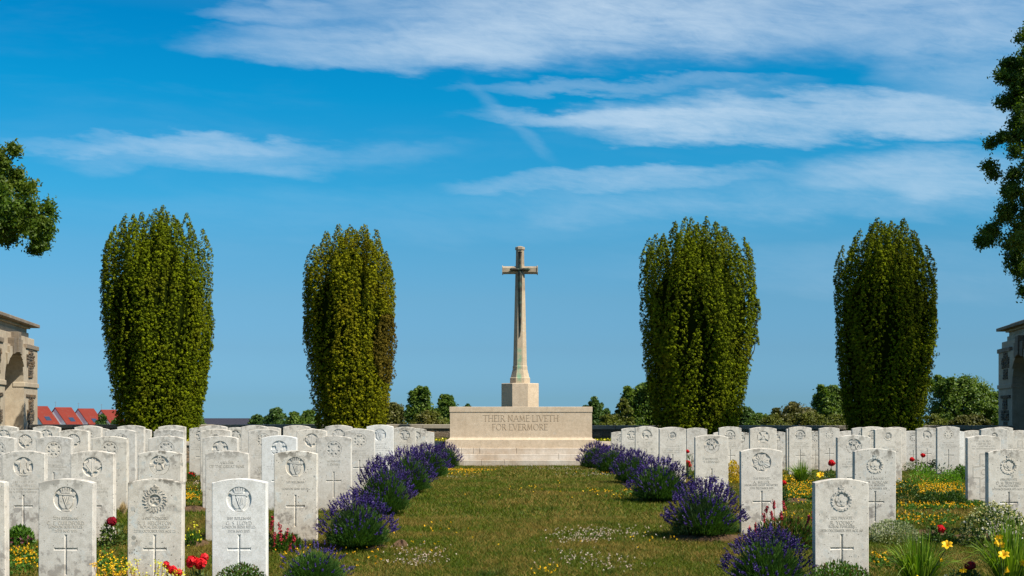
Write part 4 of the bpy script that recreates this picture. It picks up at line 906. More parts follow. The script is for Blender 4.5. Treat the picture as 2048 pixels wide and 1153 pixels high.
# ------------------------------------------------------------------ background trees
LM = {'dark': leaf_mat('dark tree leaves', (.026, .062, .012), (.085, .145, .026), None, .25),
      'mid': leaf_mat('green tree leaves', (.040, .085, .010), (.140, .205, .022), (.065, .120, .012), .3, .5),
      'olive': leaf_mat('olive shrub leaves', (.060, .078, .008), (.150, .165, .020), (.12, .11, .02), .3, .5),
      'brown': leaf_mat('brownish shrub leaves', (.052, .062, .010), (.125, .120, .022), (.105, .080, .024), .25, .5),
      'oak': leaf_mat('oak leaves', (.030, .070, .006), (.100, .160, .012), (.12, .155, .015), .35, .6)}
def tree(px, top, wpx, D, kind, label, seed, leaf=.16, n=9000, base=None, name='tree', spiky=0, cat='tree', bushy=False):
    r0 = np.random.default_rng(seed); z0 = float(gz(D)) - .1; Hh = PZ(top, D) - z0; Rm = wpx / 2 * D / F
    t = empty(name, (PX(px, D), D, z0), label, cat, 'trees and bushes beyond the wall')
    zlo = 0.05 if bushy else Hh * .25; lobes = []
    Rm *= 1.12
    for k in range(110):
        a = r0.random() * 6.28; q = r0.random(); rel = r0.random() ** .8 * .97; zc_ = zlo + (Hh - zlo) * rel; wr = (1 - rel ** 2.2) ** .55 * (.82 + .3 * math.sin(a * 3 + seed))
        rr = Rm * wr * q ** .4 * .9; s_ = min(Rm, Hh / 2) * (.08 + .14 * r0.random()) * (1.15 - .5 * rel)
        lobes.append((math.cos(a) * rr, math.sin(a) * rr, zc_ - s_ * .3, s_))
    lobes.append((0, 0, Hh - Rm * .14, Rm * .14)); lobes.append((0, 0, (zlo + Hh) / 2, min(Rm * .62, Hh * .36)))
    n = int(n * 2.4); leaf = leaf * .74
    w_ = np.array([l[3] ** 1.8 for l in lobes]); idx = r0.choice(len(lobes), n, p=w_ / w_.sum()); Lb = np.array(lobes)[idx]
    d = r0.normal(size=(n, 3)); d /= np.linalg.norm(d, axis=1, keepdims=True); rad = Lb[:, 3] * (.35 + 1.0 * r0.random(n) ** .8)
    c = Lb[:, :3] + d * rad[:, None] * np.array([1, 1, .9])
    if spiky:
        m = n // 5; a = r0.random(spiky) * 6.28; bx_ = np.cos(a) * Rm * .8 * r0.random(spiky) ** .5; by_ = np.sin(a) * Rm * .6; bz_ = Hh * (.80 + .2 * r0.random(spiky)) - .12 * Hh * (np.abs(bx_) / Rm)
        k = r0.integers(0, spiky, m); h = r0.random(m) ** .8 * Hh * .18
        extra = np.stack([bx_[k] + (k % 3 - 1) * h * .25 + r0.normal(size=m) * .12 * (1.1 - h / Hh * 4).clip(.3, 1), by_[k] + r0.normal(size=m) * .1, bz_[k] + h - Hh * .10], 1); c = np.concatenate([c, extra]); ee = r0.normal(size=(m, 3)); ee[:, 2] += .5; d = np.concatenate([d, ee / np.linalg.norm(ee, axis=1, keepdims=True)])
    c[:, 2] = np.clip(c[:, 2], .05, None); l_ = leaf * (.5 + .7 * r0.random(len(c)))
    v_, f_ = scales(c, d + np.array([0, 0, .25]), l_, l_ * .6, 1.0)
    link('crown', npmesh('crown', v_, f_, LM[kind], r0.random(len(f_))), t)
    mb = MB(); tr = max(.06, Rm * .06); mb.tube([(0, 0, 0), (tr * .4, 0, Hh * .3), (-tr * .3, 0, Hh * .6)], [tr, tr * .8, tr * .3], 8)
    for k in range(5): 
        a = k * 1.3; mb.tube([(0, 0, Hh * (.25 + .07 * k)), (math.cos(a) * Rm * .35, math.sin(a) * Rm * .35, Hh * (.42 + .07 * k)), (math.cos(a) * Rm * .6, math.sin(a) * Rm * .6, Hh * (.5 + .07 * k))], [tr * .45, tr * .3, tr * .12], 6)
    mb.obj('trunk', M_bark, t); return t
tree(205, 828, 34, 110, 'dark', 'small dark tree just right of the red roofs', 21, .3, 2500)
tree(231, 836, 26, 130, 'dark', 'tiny far tree at the left foot of the leftmost yew', 22, .35, 1500)
tree(398, 827, 34, 90, 'mid', 'small far tree between the leftmost yew and the dark tiled roof', 23, .28, 2500)
tree(515, 829, 50, 80, 'dark', 'low tree behind the right end of the dark tiled roof', 24, .22, 2500)
tree(553, 816, 62, 75, 'dark', 'dark rounded tree left of the second yew', 25, .22, 6000)
tree(588, 824, 50, 70, 'mid', 'lighter green tree between the dark rounded tree and the second yew', 26, .2, 5000)
tree(618, 821, 56, 72, 'mid', 'round green tree touching the left side of the second yew', 27, .2, 6000)
tree(783, 806, 78, 65, 'brown', 'dull brownish green tree touching the right side of the second yew', 28, .18, 7000)
tree(840, 772, 66, 60, 'mid', 'tallest tree between the second yew and the altar stone', 29, .17, 9000, spiky=4)
tree(893, 789, 64, 58, 'mid', 'bright green tree just left of the altar stone', 30, .17, 8000, spiky=3)
tree(860, 822, 110, 50, 'olive', 'low bush beyond the wall left of the altar stone', 31, .14, 7000, name='bush', cat='bush', bushy=True)
tree(936, 808, 40, 90, 'dark', 'small dark treetop showing above the left end of the altar stone', 32, .25, 1500)
tree(1192, 800, 62, 58, 'dark', 'spiky dark tree just right of the altar stone', 33, .17, 6500, spiky=9)
tree(1218, 829, 80, 48, 'olive', 'low olive bush beyond the wall right of the altar stone', 34, .13, 6000, name='bush', cat='bush', bushy=True)
tree(1290, 770, 124, 52, 'mid', 'large tree with yellowish left side touching the third yew', 35, .17, 13000, spiky=6)
tree(1248, 796, 50, 50, 'olive', 'yellowish bush left of the large tree by the third yew', 36, .15, 5000, name='bush', cat='bush', bushy=True)
tree(1492, 814, 70, 55, 'dark', 'dark tree touching the right side of the third yew', 37, .16, 5500, spiky=4)
tree(1545, 828, 90, 50, 'olive', 'low olive bush between the third yew and the brownish tree', 38, .13, 6000, name='bush', cat='bush', bushy=True)
tree(1592, 807, 96, 54, 'brown', 'brownish tree midway between the two right yews', 39, .15, 8500, spiky=6)
tree(1664, 772, 100, 56, 'mid', 'green tree touching the left side of the rightmost yew', 40, .17, 11000, spiky=7)
tree(1668, 829, 120, 47, 'olive', 'wide olive bush below the green tree left of the rightmost yew', 41, .12, 8000, name='bush', cat='bush', bushy=True)
tree(1925, 756, 176, 50, 'mid', 'largest background tree, between the rightmost yew and the right pavilion', 42, .16, 20000, spiky=14)
tree(1945, 830, 150, 45, 'brown', 'wide brownish bush beyond the wall by the right pavilion', 43, .12, 9000, name='bush', cat='bush', bushy=True)
tree(1870, 828, 100, 46, 'olive', 'olive bush at the right foot of the rightmost yew', 44, .12, 6500, name='bush', cat='bush', bushy=True)
tree(1520, 829, 130, 52, 'mid', 'low green bush at the right foot of the third yew', 47, .12, 6000, name='bush', cat='bush', bushy=True)
tree(1622, 825, 130, 51, 'olive', 'low bush below the brownish tree between the two right yews', 48, .12, 7000, name='bush', cat='bush', bushy=True)
tree(1760, 834, 120, 60, 'olive', 'low bush mostly hidden behind the rightmost yew', 45, .16, 4000, name='bush', cat='bush', bushy=True)
tree(660, 838, 120, 62, 'olive', 'low bush mostly hidden behind the second yew', 46, .16, 3000, name='bush', cat='bush', bushy=True)

# near trees reaching in from the sides
def side_tree(D, lobes, side, label, seed, cx, cz_, R_, n, extra):
    r0 = np.random.default_rng(seed); z0 = float(gz(D)); t = empty('oak_tree', (cx, D + .6, z0), label, 'tree', 'broadleaf trees at the sides')
    LB = [((px - 1024) * D / F - cx, r0.normal() * .5 - .6, PZ(py, D) - z0, r * D / F) for px, py, r in lobes]
    C = []
    for (x, y, z, r) in LB:
        sub = int(max(10, 10 * (r / .18) ** 2))
        d = r0.normal(size=(sub, 3)); d /= np.linalg.norm(d, axis=1, keepdims=True); ctr = np.array([x, y, z]) + d * r * (.25 + .65 * r0.random((sub, 1)))
        m = 46; e = r0.normal(size=(sub * m, 3)) * .060; C.append(np.repeat(ctr, m, 0) + e)
    k = 260; d = r0.normal(size=(k, 3)); d /= np.linalg.norm(d, axis=1, keepdims=True); ctr = np.array([0, 0, cz_ - z0]) + d * R_ * (.45 + .55 * r0.random((k, 1)) ** .5) * np.array([.85, 1, 1.1])
    lim = (8.36 / 20 * (D - 0.0)) + .35
    ctr = ctr[np.abs(ctr[:, 0] + cx) > lim * (D + ctr[:, 1]) / D]
    sub = np.repeat(ctr, 9, 0) + r0.normal(size=(len(ctr) * 9, 3)) * .42
    sub = sub[np.abs(sub[:, 0] + cx) > lim * (D + .6 + sub[:, 1]) / D]
    C.append(np.repeat(sub, extra, 0) + r0.normal(size=(len(sub) * extra, 3)) * .10)
    C = np.concatenate(C); ln = .055 + .050 * r0.random(len(C)); v_, f_ = leaves(C, ln, ln * .45)
    link('crown', npmesh('crown', v_, f_, LM['oak'], r0.random(len(f_))), t)
    mb = MB(); mb.tube([(0, 0, -.1), (.1, 0, 1.5), (0, .1, cz_ - z0 - 1), (.1, 0, cz_ - z0 + R_ * .7)], [.34, .26, .2, .05], 10)
    for (x, y, z, r) in LB[::4]:
        if z < cz_ - z0 - .1: continue
        mb.tube([(0, .1, max(z - 1.0, 1.5)), (x * .4, y * .5 + .2, z - .25), (x * .75, y * .8 + .2, z), (x * .97, y, z)], [.07, .05, .018, .004], 6)
    mb.obj('trunk', M_bark, t)
side_tree(24, [(40, 306, 9), (20, 330, 17), (30, 348, 11), (3, 345, 22), (8, 378, 22), (20, 398, 22), (76, 383, 15), (60, 405, 22), (52, 425, 26), (86, 425, 16), (100, 452, 11), (85, 450, 18), (20, 440, 34), (45, 460, 26), (78, 478, 13), (15, 480, 22), (50, 482, 12), (-15, 430, 45), (-30, 380, 40), (5, 320, 14), (-10, 410, 60), (15, 425, 40), (45, 440, 34), (-25, 470, 45), (60, 455, 26), (10, 365, 26), (-20, 345, 30), (5, 478, 22), (-5, 455, 32), (32, 486, 13), (25, 462, 26)], -1, 'broadleaf tree whose branches reach in from the left edge', 51, -13.2, 5.6, 3.2, 0, 24)
side_tree(28, [(2040, 115, 20), (2022, 125, 15), (2005, 150, 16), (2030, 160, 24), (2012, 200, 16), (2042, 195, 26), (2046, 245, 24), (2008, 272, 16), (2030, 270, 18), (1992, 282, 9), (2022, 308, 16), (1992, 325, 15), (2010, 335, 14), (2044, 320, 28), (2046, 370, 24), (2016, 392, 13), (2042, 400, 18), (2005, 435, 17), (1990, 455, 14), (1980, 478, 8), (2025, 455, 24), (2010, 490, 18), (2044, 450, 30), (2035, 515, 22), (2046, 545, 18), (2028, 548, 8), (2046, 585, 13), (2052, 150, 30), (2065, 240, 40), (2070, 400, 45), (2052, 130, 34), (2050, 190, 34), (2056, 260, 34), (2052, 340, 34), (2056, 400, 36), (2050, 480, 36), (2056, 540, 28), (2030, 420, 26), (2035, 350, 22), (2030, 230, 18), (2060, 80, 30)], 1, 'dark broadleaf tree whose branches reach in from the right edge', 52, 15.4, 7.6, 4.0, 0, 30)

# ------------------------------------------------------------------ houses
M_tile = NT('red roof tiles')
_co = M_tile.obj(False); _w = M_tile.n('ShaderNodeTexWave', {'Vector': _co, 'Scale': 1.1, 'Distortion': .3}, wave_type='BANDS', bands_direction='Z').outputs['Fac']
_c = M_tile.mix(_w, (.11, .014, .008), (.235, .028, .013)); _c = M_tile.mix(M_tile.map(M_tile.noise(_co, .9, 4), .55, .75), _c, (.16, .05, .035)); M_tile = M_tile.bsdf(_c, .7)
M_dtile = NT('dark roof tiles'); _co = M_dtile.obj(False); _w = M_dtile.n('ShaderNodeTexBrick', {'Vector': _co, 'Scale': 1.6, 'Color1': (.012, .012, .020, 1), 'Color2': (.020, .020, .032, 1), 'Mortar': (.05, .05, .065, 1), 'Mortar Size': .06}).outputs[0]
M_dtile = M_dtile.bsdf(_w, .8, None, .15)
M_white = plain('white render', (.84, .85, .85), .8, .03, 3)
M_glass = NT('roof window glass').bsdf((.03, .05, .09), .1, None, .6)
M_metal = NT('grey metal').bsdf((.15, .15, .16), .5)
for k in range(4):
    D = 296 + k * 4.5; px = 64.5 + 46 * k - (3 if k == 0 else 0); s_ = F / D; za = PZ(812.5 + 2.4 * k, D); z0 = float(gz(D))
    t = empty('red_roofed_house', (PX(px, D), D, z0), ['red roofed house at the edge of the left pavilion, leftmost of the four', 'second red roofed house from the left pavilion, with dark roof stain', 'third red roofed house from the left pavilion', 'red roofed house farthest right, next to the small dark tree'][k], 'house', 'red roofed houses in a row', R(-42))
    hz = za - z0; L_ = 5.6; run = 3.9; drop = 4.4
    # local x = along the ridge (to the right and back), local y = across; camera side is -y
    t.rotation_euler[2] = R(68)
    mb = MB(); mb.add([(0, -run + .3, 0), (0, run - .3, 0), (0, run - .3, hz - drop), (0, 0, hz - .3), (0, -run + .3, hz - drop), (L_ - .4, -run + .3, 0), (L_ - .4, run - .3, 0), (L_ - .4, run - .3, hz - drop), (L_ - .4, 0, hz - .3), (L_ - .4, -run + .3, hz - drop)],
                      [(0, 1, 2, 3, 4), (5, 9, 8, 7, 6), (0, 4, 9, 5), (1, 6, 7, 2), (4, 3, 8, 9), (3, 2, 7, 8)]); mb.obj('wall', M_white, t)
    mb = MB(); x0, x1 = -.15, L_
    for sg in (-1, 1): mb.add([(x0, 0, hz), (x1, 0, hz), (x1, sg * run, hz - drop), (x0, sg * run, hz - drop), (x0, 0, hz - .22), (x1, 0, hz - .22), (x1, sg * run, hz - drop - .22), (x0, sg * run, hz - drop - .22)], [(0, 1, 2, 3), (4, 7, 6, 5), (0, 4, 5, 1), (1, 5, 6, 2), (2, 6, 7, 3), (3, 7, 4, 0)])
    rf = mb.obj('roof', M_tile, t)
    mb = MB(); f0, f1 = .60, .80; mb.add([(1.9, -run * f, hz - drop * f + .12 + e) for f in (f0, f1) for e in (0,)] + [(3.6, -run * f, hz - drop * f + .12) for f in (f1, f0)] + [(1.9, -run * f, hz - drop * f - .02) for f in (f0, f1)] + [(3.6, -run * f, hz - drop * f - .02) for f in (f1, f0)], [(0, 1, 2, 3), (0, 4, 5, 1), (1, 5, 6, 2), (2, 6, 7, 3), (3, 7, 4, 0)])
    mb.obj('skylight', M_glass, rf)
    mb = MB(); mb.tube([(.1, 0, hz - .2), (.1, 0, hz + 1.4)], .035, 6); mb.tube([(-.25, 0, hz + 1.2), (.45, 0, hz + 1.2)], .025, 6); mb.obj('aerial', M_metal, rf)
D = 150; z0 = float(gz(D)); s_ = D / F
t = empty('dark_roofed_building', (PX(466, D), D, z0), 'long low building with dark blue grey tiled roof beyond the wall', 'building')
hz = PZ(837, D) - z0; hw = 58 * s_
mb = MB(); mb.box(-hw, hw, -3.2, 3.2, 0, hz - 1.4); mb.add([(hw, -3.2, hz - 1.4), (hw, 3.2, hz - 1.4), (hw, 0, hz - .1), (-hw, -3.2, hz - 1.4), (-hw, 3.2, hz - 1.4), (-hw, 0, hz - .1)], [(0, 1, 2), (3, 5, 4), (0, 2, 5, 3), (1, 4, 5, 2)]); mb.obj('wall', M_white, t)
mb = MB()
for sg in (-1, 1): mb.add([(-hw - .2, 0, hz), (hw - .15, 0, hz), (hw - .15, sg * 3.6, hz - 1.5), (-hw - .2, sg * 3.6, hz - 1.5), (-hw - .2, 0, hz - .15), (hw - .15, 0, hz - .15), (hw - .15, sg * 3.6, hz - 1.65), (-hw - .2, sg * 3.6, hz - 1.65)], [(0, 1, 2, 3), (4, 7, 6, 5), (0, 4, 5, 1), (1, 5, 6, 2), (2, 6, 7, 3), (3, 7, 4, 0)])
mb.obj('roof', M_dtile, t)

# ------------------------------------------------------------------ flower and border plants
M_lavf = leaf_mat('lavender foliage', (.028, .078, .012), (.085, .175, .032), (.045, .085, .035), .25, 3)
M_lavp = leaf_mat('lavender flowers', (.022, .012, .090), (.070, .038, .220), (.040, .024, .095), .15, 5)
M_lavs = leaf_mat('lavender stalks', (.05, .09, .03), (.10, .14, .05), None, .2)
M_green = leaf_mat('fresh border leaves', (.035, .095, .010), (.100, .200, .020), None, .3)
M_dgreen = leaf_mat('dark border leaves', (.020, .055, .008), (.060, .115, .016), None, .25)
M_bright = leaf_mat('bright mound leaves', (.080, .190, .010), (.160, .300, .020), None, .35)
M_blade = leaf_mat('daylily blades', (.060, .135, .008), (.210, .310, .025), None, .35)
M_rosel = leaf_mat('rose leaves', (.035, .070, .010), (.130, .170, .030), None, .2)
M_redl = leaf_mat('reddish leaves', (.100, .030, .015), (.060, .120, .018), None, .25)
M_var = leaf_mat('variegated leaves', (.10, .15, .055), (.36, .38, .20), None, .2)
M_straw = leaf_mat('dry straw tuft', (.38, .26, .11), (.62, .48, .28), None, .2)
M_cream = leaf_mat('cream buds', (.34, .33, .10), (.62, .58, .30), None, .2)
M_whitef = leaf_mat('white petals', (.62, .60, .52), (.85, .84, .78), None, .2)
M_clov = leaf_mat('clover heads', (.42, .27, .23), (.62, .56, .44), None, .2)
M_yel = leaf_mat('yellow petals', (.80, .40, .010), (.90, .62, .020), None, .2)
M_gold = leaf_mat('golden petals', (.62, .28, .006), (.88, .54, .012), None, .2)
M_lime = leaf_mat('lime yellow petals', (.55, .52, .02), (.80, .72, .04), None, .2)
M_red = leaf_mat('red rose petals', (.42, .006, .010), (.72, .016, .022), None, .15)
M_dred = leaf_mat('dark red rose petals', (.16, .002, .010), (.30, .004, .018), None, .15)
M_crim = leaf_mat('crimson flower spikes', (.30, .015, .03), (.48, .05, .07), None, .15)
M_pink = leaf_mat('pink flower spikes', (.60, .25, .28), (.75, .50, .48), None, .2)
M_stem = plain('green stems', (.08, .13, .03), .7, .3, 20)
M_brst = plain('orange brown stems', (.34, .16, .05), .8, .3, 20)

def place(name, px, py, label, cat, group=None, D=None):
    D = D or ground_at(px, py); return empty(name, (PX(px, D), D, float(gz(D))), label, cat, group), D / F
def strips(base, tip, w, bow, seg=3):
    """curved blades from base to tip (n,3), width w, -> verts, quads"""
    n = len(base); d = tip - base; side = np.cross(d, np.array([0, 0, 1.0])) + 1e-6; side += rng.normal(size=side.shape) * .3 * np.linalg.norm(side, axis=1, keepdims=True); side /= np.linalg.norm(side, axis=1, keepdims=True)
    rows = []
    for k in range(seg + 1):
        q = k / seg; p = base + d * q + np.array([0, 0, 1.0]) * (bow[:, None] * 4 * q * (1 - q)); ww = w * (1 - q ** 2 * .9) / 2
        rows += [p - side * ww, p + side * ww]
    v_ = np.stack(rows, 1).reshape(-1, 3); b = np.arange(n)[:, None] * (2 * (seg + 1)); f_ = np.concatenate([b + np.array([[2 * k, 2 * k + 1, 2 * k + 3, 2 * k + 2]]) for k in range(seg)])
    return v_, f_
def lav_meshes(seed, Rw, Hh, nst, nsp):
    r0 = np.random.default_rng(seed)
    def dome(n, lo=0.0, hi=1.0):
        a = r0.random(n) * 6.28; q = r0.random(n) ** .55 * (hi - lo) + lo; ph = q * R(82)
        return np.stack([np.cos(a) * np.sin(ph), np.sin(a) * np.sin(ph), np.cos(ph)], 1)
    d = dome(nst); base = d * np.array([.22 * Rw, .22 * Rw, 0]); ln = .62 + .34 * r0.random(nst)
    tip = d * np.array([Rw, Rw, Hh]) * ln[:, None] + r0.normal(size=(nst, 3)) * .015; tip[:, 2] = np.abs(tip[:, 2]) + .015
    v1 = strips(base, tip, .0055, np.full(nst, .015))
    lc_d = dome(nst * 3); lc = lc_d * np.array([Rw, Rw, Hh]) * (.30 + .52 * r0.random((nst * 3, 1))); lc[:, 2] = np.abs(lc[:, 2]) + .01
    ll = .035 + .03 * r0.random(nst * 3); v2 = leaves(lc, ll, ll * .14, lc_d + np.array([0, 0, .7]), .35)
    v_, f_ = cat_([v1, v2]); fol = npmesh('foliage', v_, f_, M_lavf, r0.random(len(f_)))
    # flowering stalks: thin stalk plus a spindle of florets
    d = dome(nsp, 0, .58); k_ = r0.random(nsp) < .38; d[k_] = dome(int(k_.sum()), .5, .88); tip = d * np.array([Rw, Rw, Hh]) * (.88 + .20 * r0.random((nsp, 1))); tip[:, 2] = np.abs(tip[:, 2]); b0 = tip * .6
    v_, f_ = strips(b0, tip, .003, np.zeros(nsp)); stk = npmesh('stalks', v_, f_, M_lavs, r0.random(len(f_)))
    m = 13; ax_ = d + np.array([0, 0, .35]); ax_ /= np.linalg.norm(ax_, axis=1, keepdims=True); q = np.tile(np.linspace(-.1, 1.0, m), nsp)
    ctr = np.repeat(tip, m, 0) + np.repeat(ax_, m, 0) * (q * .042)[:, None] + r0.normal(size=(nsp * m, 3)) * .0035
    ll = .016 * (1.2 - .5 * q); v_, f_ = leaves(ctr, ll, ll * .75, np.repeat(ax_, m, 0), .9); tint = np.repeat(r0.random(nsp), m)
    return fol, stk, npmesh('flower_spikes', v_, f_, M_lavp, tint)
LV = {'full': [lav_meshes(71, .36, .50, 2600, 350), lav_meshes(72, .36, .50, 2600, 430)], 'thin': [lav_meshes(73, .36, .50, 2200, 90)]}
def lavender(px, py, wpx, top, label, var, k, D=None):
    t, s_ = place('lavender_bush', px, py, label, 'lavender', 'lavender bushes edging the grass path', D)
    fol, stk, fl = LV[var][k % len(LV[var])]; wr = wpx / 2 * s_ / .36; hh = (PZ(top, s_ * F) - t.location.z) / .50
    t.rotation_euler[2] = random.random() * 6.28
    for nm, me in (('foliage', fol), ('stalks', stk), ('flower_spikes', fl)):
        o = link(nm, me, t); o.scale = (wr, wr, hh)
        if nm != 'foliage': o['kind'] = 'stuff'
lavender(628, 1176, 165, 1090, 'thin half green lavender bush at the bottom edge, right of the white harp stone', 'thin', 0)
lavender(715, 1098, 160, 992, 'lavender bush with broad green base left of the path, second from the bottom edge', 'full', 0)
lavender(768, 1030, 128, 922, 'lavender bush left of the path in front of the fourth row wreath stone', 'full', 1)
lavender(815, 988, 118, 900, 'lavender bush left of the path, third before the altar steps', 'full', 0)
lavender(856, 958, 100, 893, 'lavender bush left of the path, second before the altar steps', 'full', 1)
lavender(892, 938, 68, 889, 'lavender bush touching the left end of the altar steps', 'full', 0)
lavender(1535, 1180, 185, 1062, 'lavender bush at the bottom edge left of the large rose badge stone', 'full', 0)
lavender(1408, 1077, 168, 966, 'big lavender bush in front of the bugle horn stone right of the path', 'full', 1)
lavender(1320, 1004, 142, 920, 'deep violet lavender bush right of the path, left of the bugle horn stone', 'full', 0)
lavender(1268, 968, 96, 904, 'lavender bush right of the path, third before the altar steps', 'full', 1)
lavender(1226, 948, 86, 893, 'lavender bush right of the path, second before the altar steps', 'full', 0)
lavender(1190, 939, 76, 888, 'lavender bush touching the right end of the altar steps', 'full', 1)

def dome_pts(n, rx, ry, h, lo=.45, r0=rng):
    d = r0.normal(size=(n, 3)); d /= np.linalg.norm(d, axis=1, keepdims=True); d[:, 2] = np.abs(d[:, 2])
    return d * np.array([rx, ry, h]) * (lo + (1 - lo) * r0.random((n, 1)) ** .5), d
def mound(px, py, wpx, hpx, mats, label, name='leafy_plant', cat='plant', leaf=.035, n=900, asp=.45, extra=(), D=None, up=.3):
    """leafy mound; extra = (child name, material, count, size, position height factor)"""
    t, s_ = place(name, px, py, label, cat, 'border plants between the headstones', D); rx = wpx / 2 * s_; h = hpx * s_; ry = max(min(rx, .28), .12)
    if not isinstance(mats, (list, tuple)): mats = [mats]
    for m in mats:
        c, d = dome_pts(n // len(mats), rx, ry, h); l_ = leaf * (.6 + .8 * rng.random(len(c))); v_, f_ = leaves(c, l_, l_ * asp, d + np.array([0, 0, up]), .8)
        link('foliage', npmesh('foliage', v_, f_, m, rng.random(len(f_))), t)
    for nm, m, cnt, size, hf in extra:
        c, d = dome_pts(cnt, rx, ry, h * hf, .85); cc = np.repeat(c, 5, 0) + rng.normal(size=(cnt * 5, 3)) * size * .25
        o = leaf_obj(nm, cc, size, size * .7, m, t, None, 1); o['kind'] = 'stuff'
    return t, s_
def bloom_mesh(mat, r, seed, open_=False):
    r0 = np.random.default_rng(seed); n = 70; d = r0.normal(size=(n, 3)); d /= np.linalg.norm(d, axis=1, keepdims=True); q = .35 + .6 * r0.random((n, 1))
    c = d * r * q * np.array([1, 1, .8]); side = np.cross(d, r0.normal(size=(n, 3))); side /= np.linalg.norm(side, axis=1, keepdims=True)
    up = np.cross(side, d); s_ = r * .50
    v_ = np.stack([c - side * s_ - up * s_ * .6, c + side * s_ - up * s_ * .6, c + side * s_ * .7 + up * s_ + d * r * .18, c - side * s_ * .7 + up * s_ + d * r * .18], 1).reshape(-1, 3)
    return npmesh('bloom', v_, np.arange(4 * n).reshape(n, 4), mat, r0.random(n))
ROSE = {'red': bloom_mesh(M_red, .042, 5), 'dred': bloom_mesh(M_dred, .042, 6)}
def rose(px, py, wpx, hpx, blooms, label, n=260, mat='red', D=None, leafm=None):
    t, s_ = place('rose_bush', px, py, label, 'rose bush', 'rose bushes between the headstones', D); D = s_ * F
    rx = wpx / 2 * s_; h = hpx * s_; c, d = dome_pts(n, rx, min(rx, .2), h, .3); l_ = .032 * (.7 + .7 * rng.random(n)); v_, f_ = leaves(c, l_, l_ * .62, d, .9)
    link('foliage', npmesh('foliage', v_, f_, leafm or M_rosel, rng.random(n)), t)
    mb = MB()
    for k, (bx_, by_, sz) in enumerate(blooms):
        x = (bx_ - px) * s_; z = PZ(by_, D) - t.location.z; yy = -.06 + .03 * (k % 3)
        o = link('bloom', ROSE[mat], t); o.location = (x, yy, z); q = sz * s_ / .045; o.scale = (q, q, q); o.rotation_euler = (.3, .2 * k, 1.7 * k)
        mb.tube([(x * .4, 0, 0), (x * .8, yy * .5, z * .6), (x, yy, z - .01)], [.005, .004, .003], 5)
    for k in range(6): a = k * 1.05; mb.tube([(0, 0, 0), (math.cos(a) * rx * .4, math.sin(a) * .08, h * .5), (math.cos(a) * rx * .7, math.sin(a) * .12, h * .85)], [.005, .004, .002], 5)
    mb.obj('stem', M_stem, t)
def lily_mesh():
    vs, fs = [], []
    for k in range(6):
        a = k * math.pi / 3 + (.1 if k % 2 else 0); w_ = .013 if k % 2 else .019; c, s_ = math.cos(a), math.sin(a)
        pts = [(.004, 0, .004), (.02, .03, w_), (.045, .042, w_ * 1.1), (.062, .034, .003)]
        for i, (r_, z, ww) in enumerate(pts): vs += [(c * r_ - s_ * ww, s_ * r_ + c * ww, z), (c * r_ + s_ * ww, s_ * r_ - c * ww, z)]
        b = k * 8; fs += [(b + 2 * i, b + 2 * i + 1, b + 2 * i + 3, b + 2 * i + 2) for i in range(3)]
    me = npmesh('flower', np.array(vs), np.array(fs), M_yel, rng.random(len(fs))); return me
LILY = lily_mesh()
def daylily(px, py, wpx, hpx, flowers, label, n=150, D=None):
    t, s_ = place('daylily_clump', px, py, label, 'daylily', 'daylily clumps', D); D = s_ * F; rx = wpx / 2 * s_; h = hpx * s_
    a = rng.random(n) * 6.28; q = rng.random(n) ** .8; base = np.stack([np.cos(a), np.sin(a), np.zeros(n)], 1) * .05
    tip = np.stack([np.cos(a) * rx * q, np.sin(a) * rx * q * .8, h * (1.0 - .50 * q ** 1.5) * (.6 + .45 * rng.random(n))], 1)
    v_, f_ = strips(base, tip, .011, .09 * q * (rx / .3) + .01, 5); link('foliage', npmesh('foliage', v_, f_, M_blade, np.tile(rng.random(n), 5)), t)
    mb = MB()
    for k, (fx, fy, sz) in enumerate(flowers):
        x = (fx - px) * s_; z = PZ(fy, D) - t.location.z; yy = -.30 + .06 * (k % 3); o = link('flower', LILY, t); o.location = (x, yy, z - .02); q_ = 1.15 * sz * s_ / .062; o.scale = (q_,) * 3
        o.rotation_euler = (R(40 + 25 * (k % 3)), R(20 * ((k % 3) - 1)), k * 1.1); mb.tube([(x * .2, 0, 0), (x * .7, yy * .6, z * .6), (x, yy, z - .02)], [.005, .004, .003], 5)
    if flowers: mb.obj('stem', M_stem, t)
def spike_plant(px, py, wpx, hpx, spikes, label, leafm, n=500, D=None, pink=0):
    t, s_ = place('bistort_plant', px, py, label, 'plant', 'red spiked border plants', D); D = s_ * F; rx = wpx / 2 * s_; h = hpx * s_
    for m in leafm:
        c, d = dome_pts(n // len(leafm), rx, .2, h, .4); l_ = .05 * (.6 + .7 * rng.random(len(c))); v_, f_ = leaves(c, l_, l_ * .36, d + np.array([0, 0, .6]), .6); link('foliage', npmesh('foliage', v_, f_, m, rng.random(len(f_))), t)
    mb = MB()
    for k, (fx, fy, ln) in enumerate(spikes):
        x = (fx - px) * s_; z = PZ(fy, D) - t.location.z; yy = -.14 + .03 * (k % 3); L_ = ln * s_ * 1.15; m = 90; q = rng.random(m); lean = .2 * math.sin(k * 2.1)
        c = np.stack([x + lean * (q - 1) * L_, np.full(m, yy), z - L_ + q * L_], 1) + rng.normal(size=(m, 3)) * .0055
        leaf_obj('flower_spike', c, .016, .013, M_pink if k < pink else M_crim, t)
        mb.tube([(x * .5, 0, 0), (x - lean * L_, yy, z - L_)], .0025, 5)
    mb.obj('stem', M_brst, t)
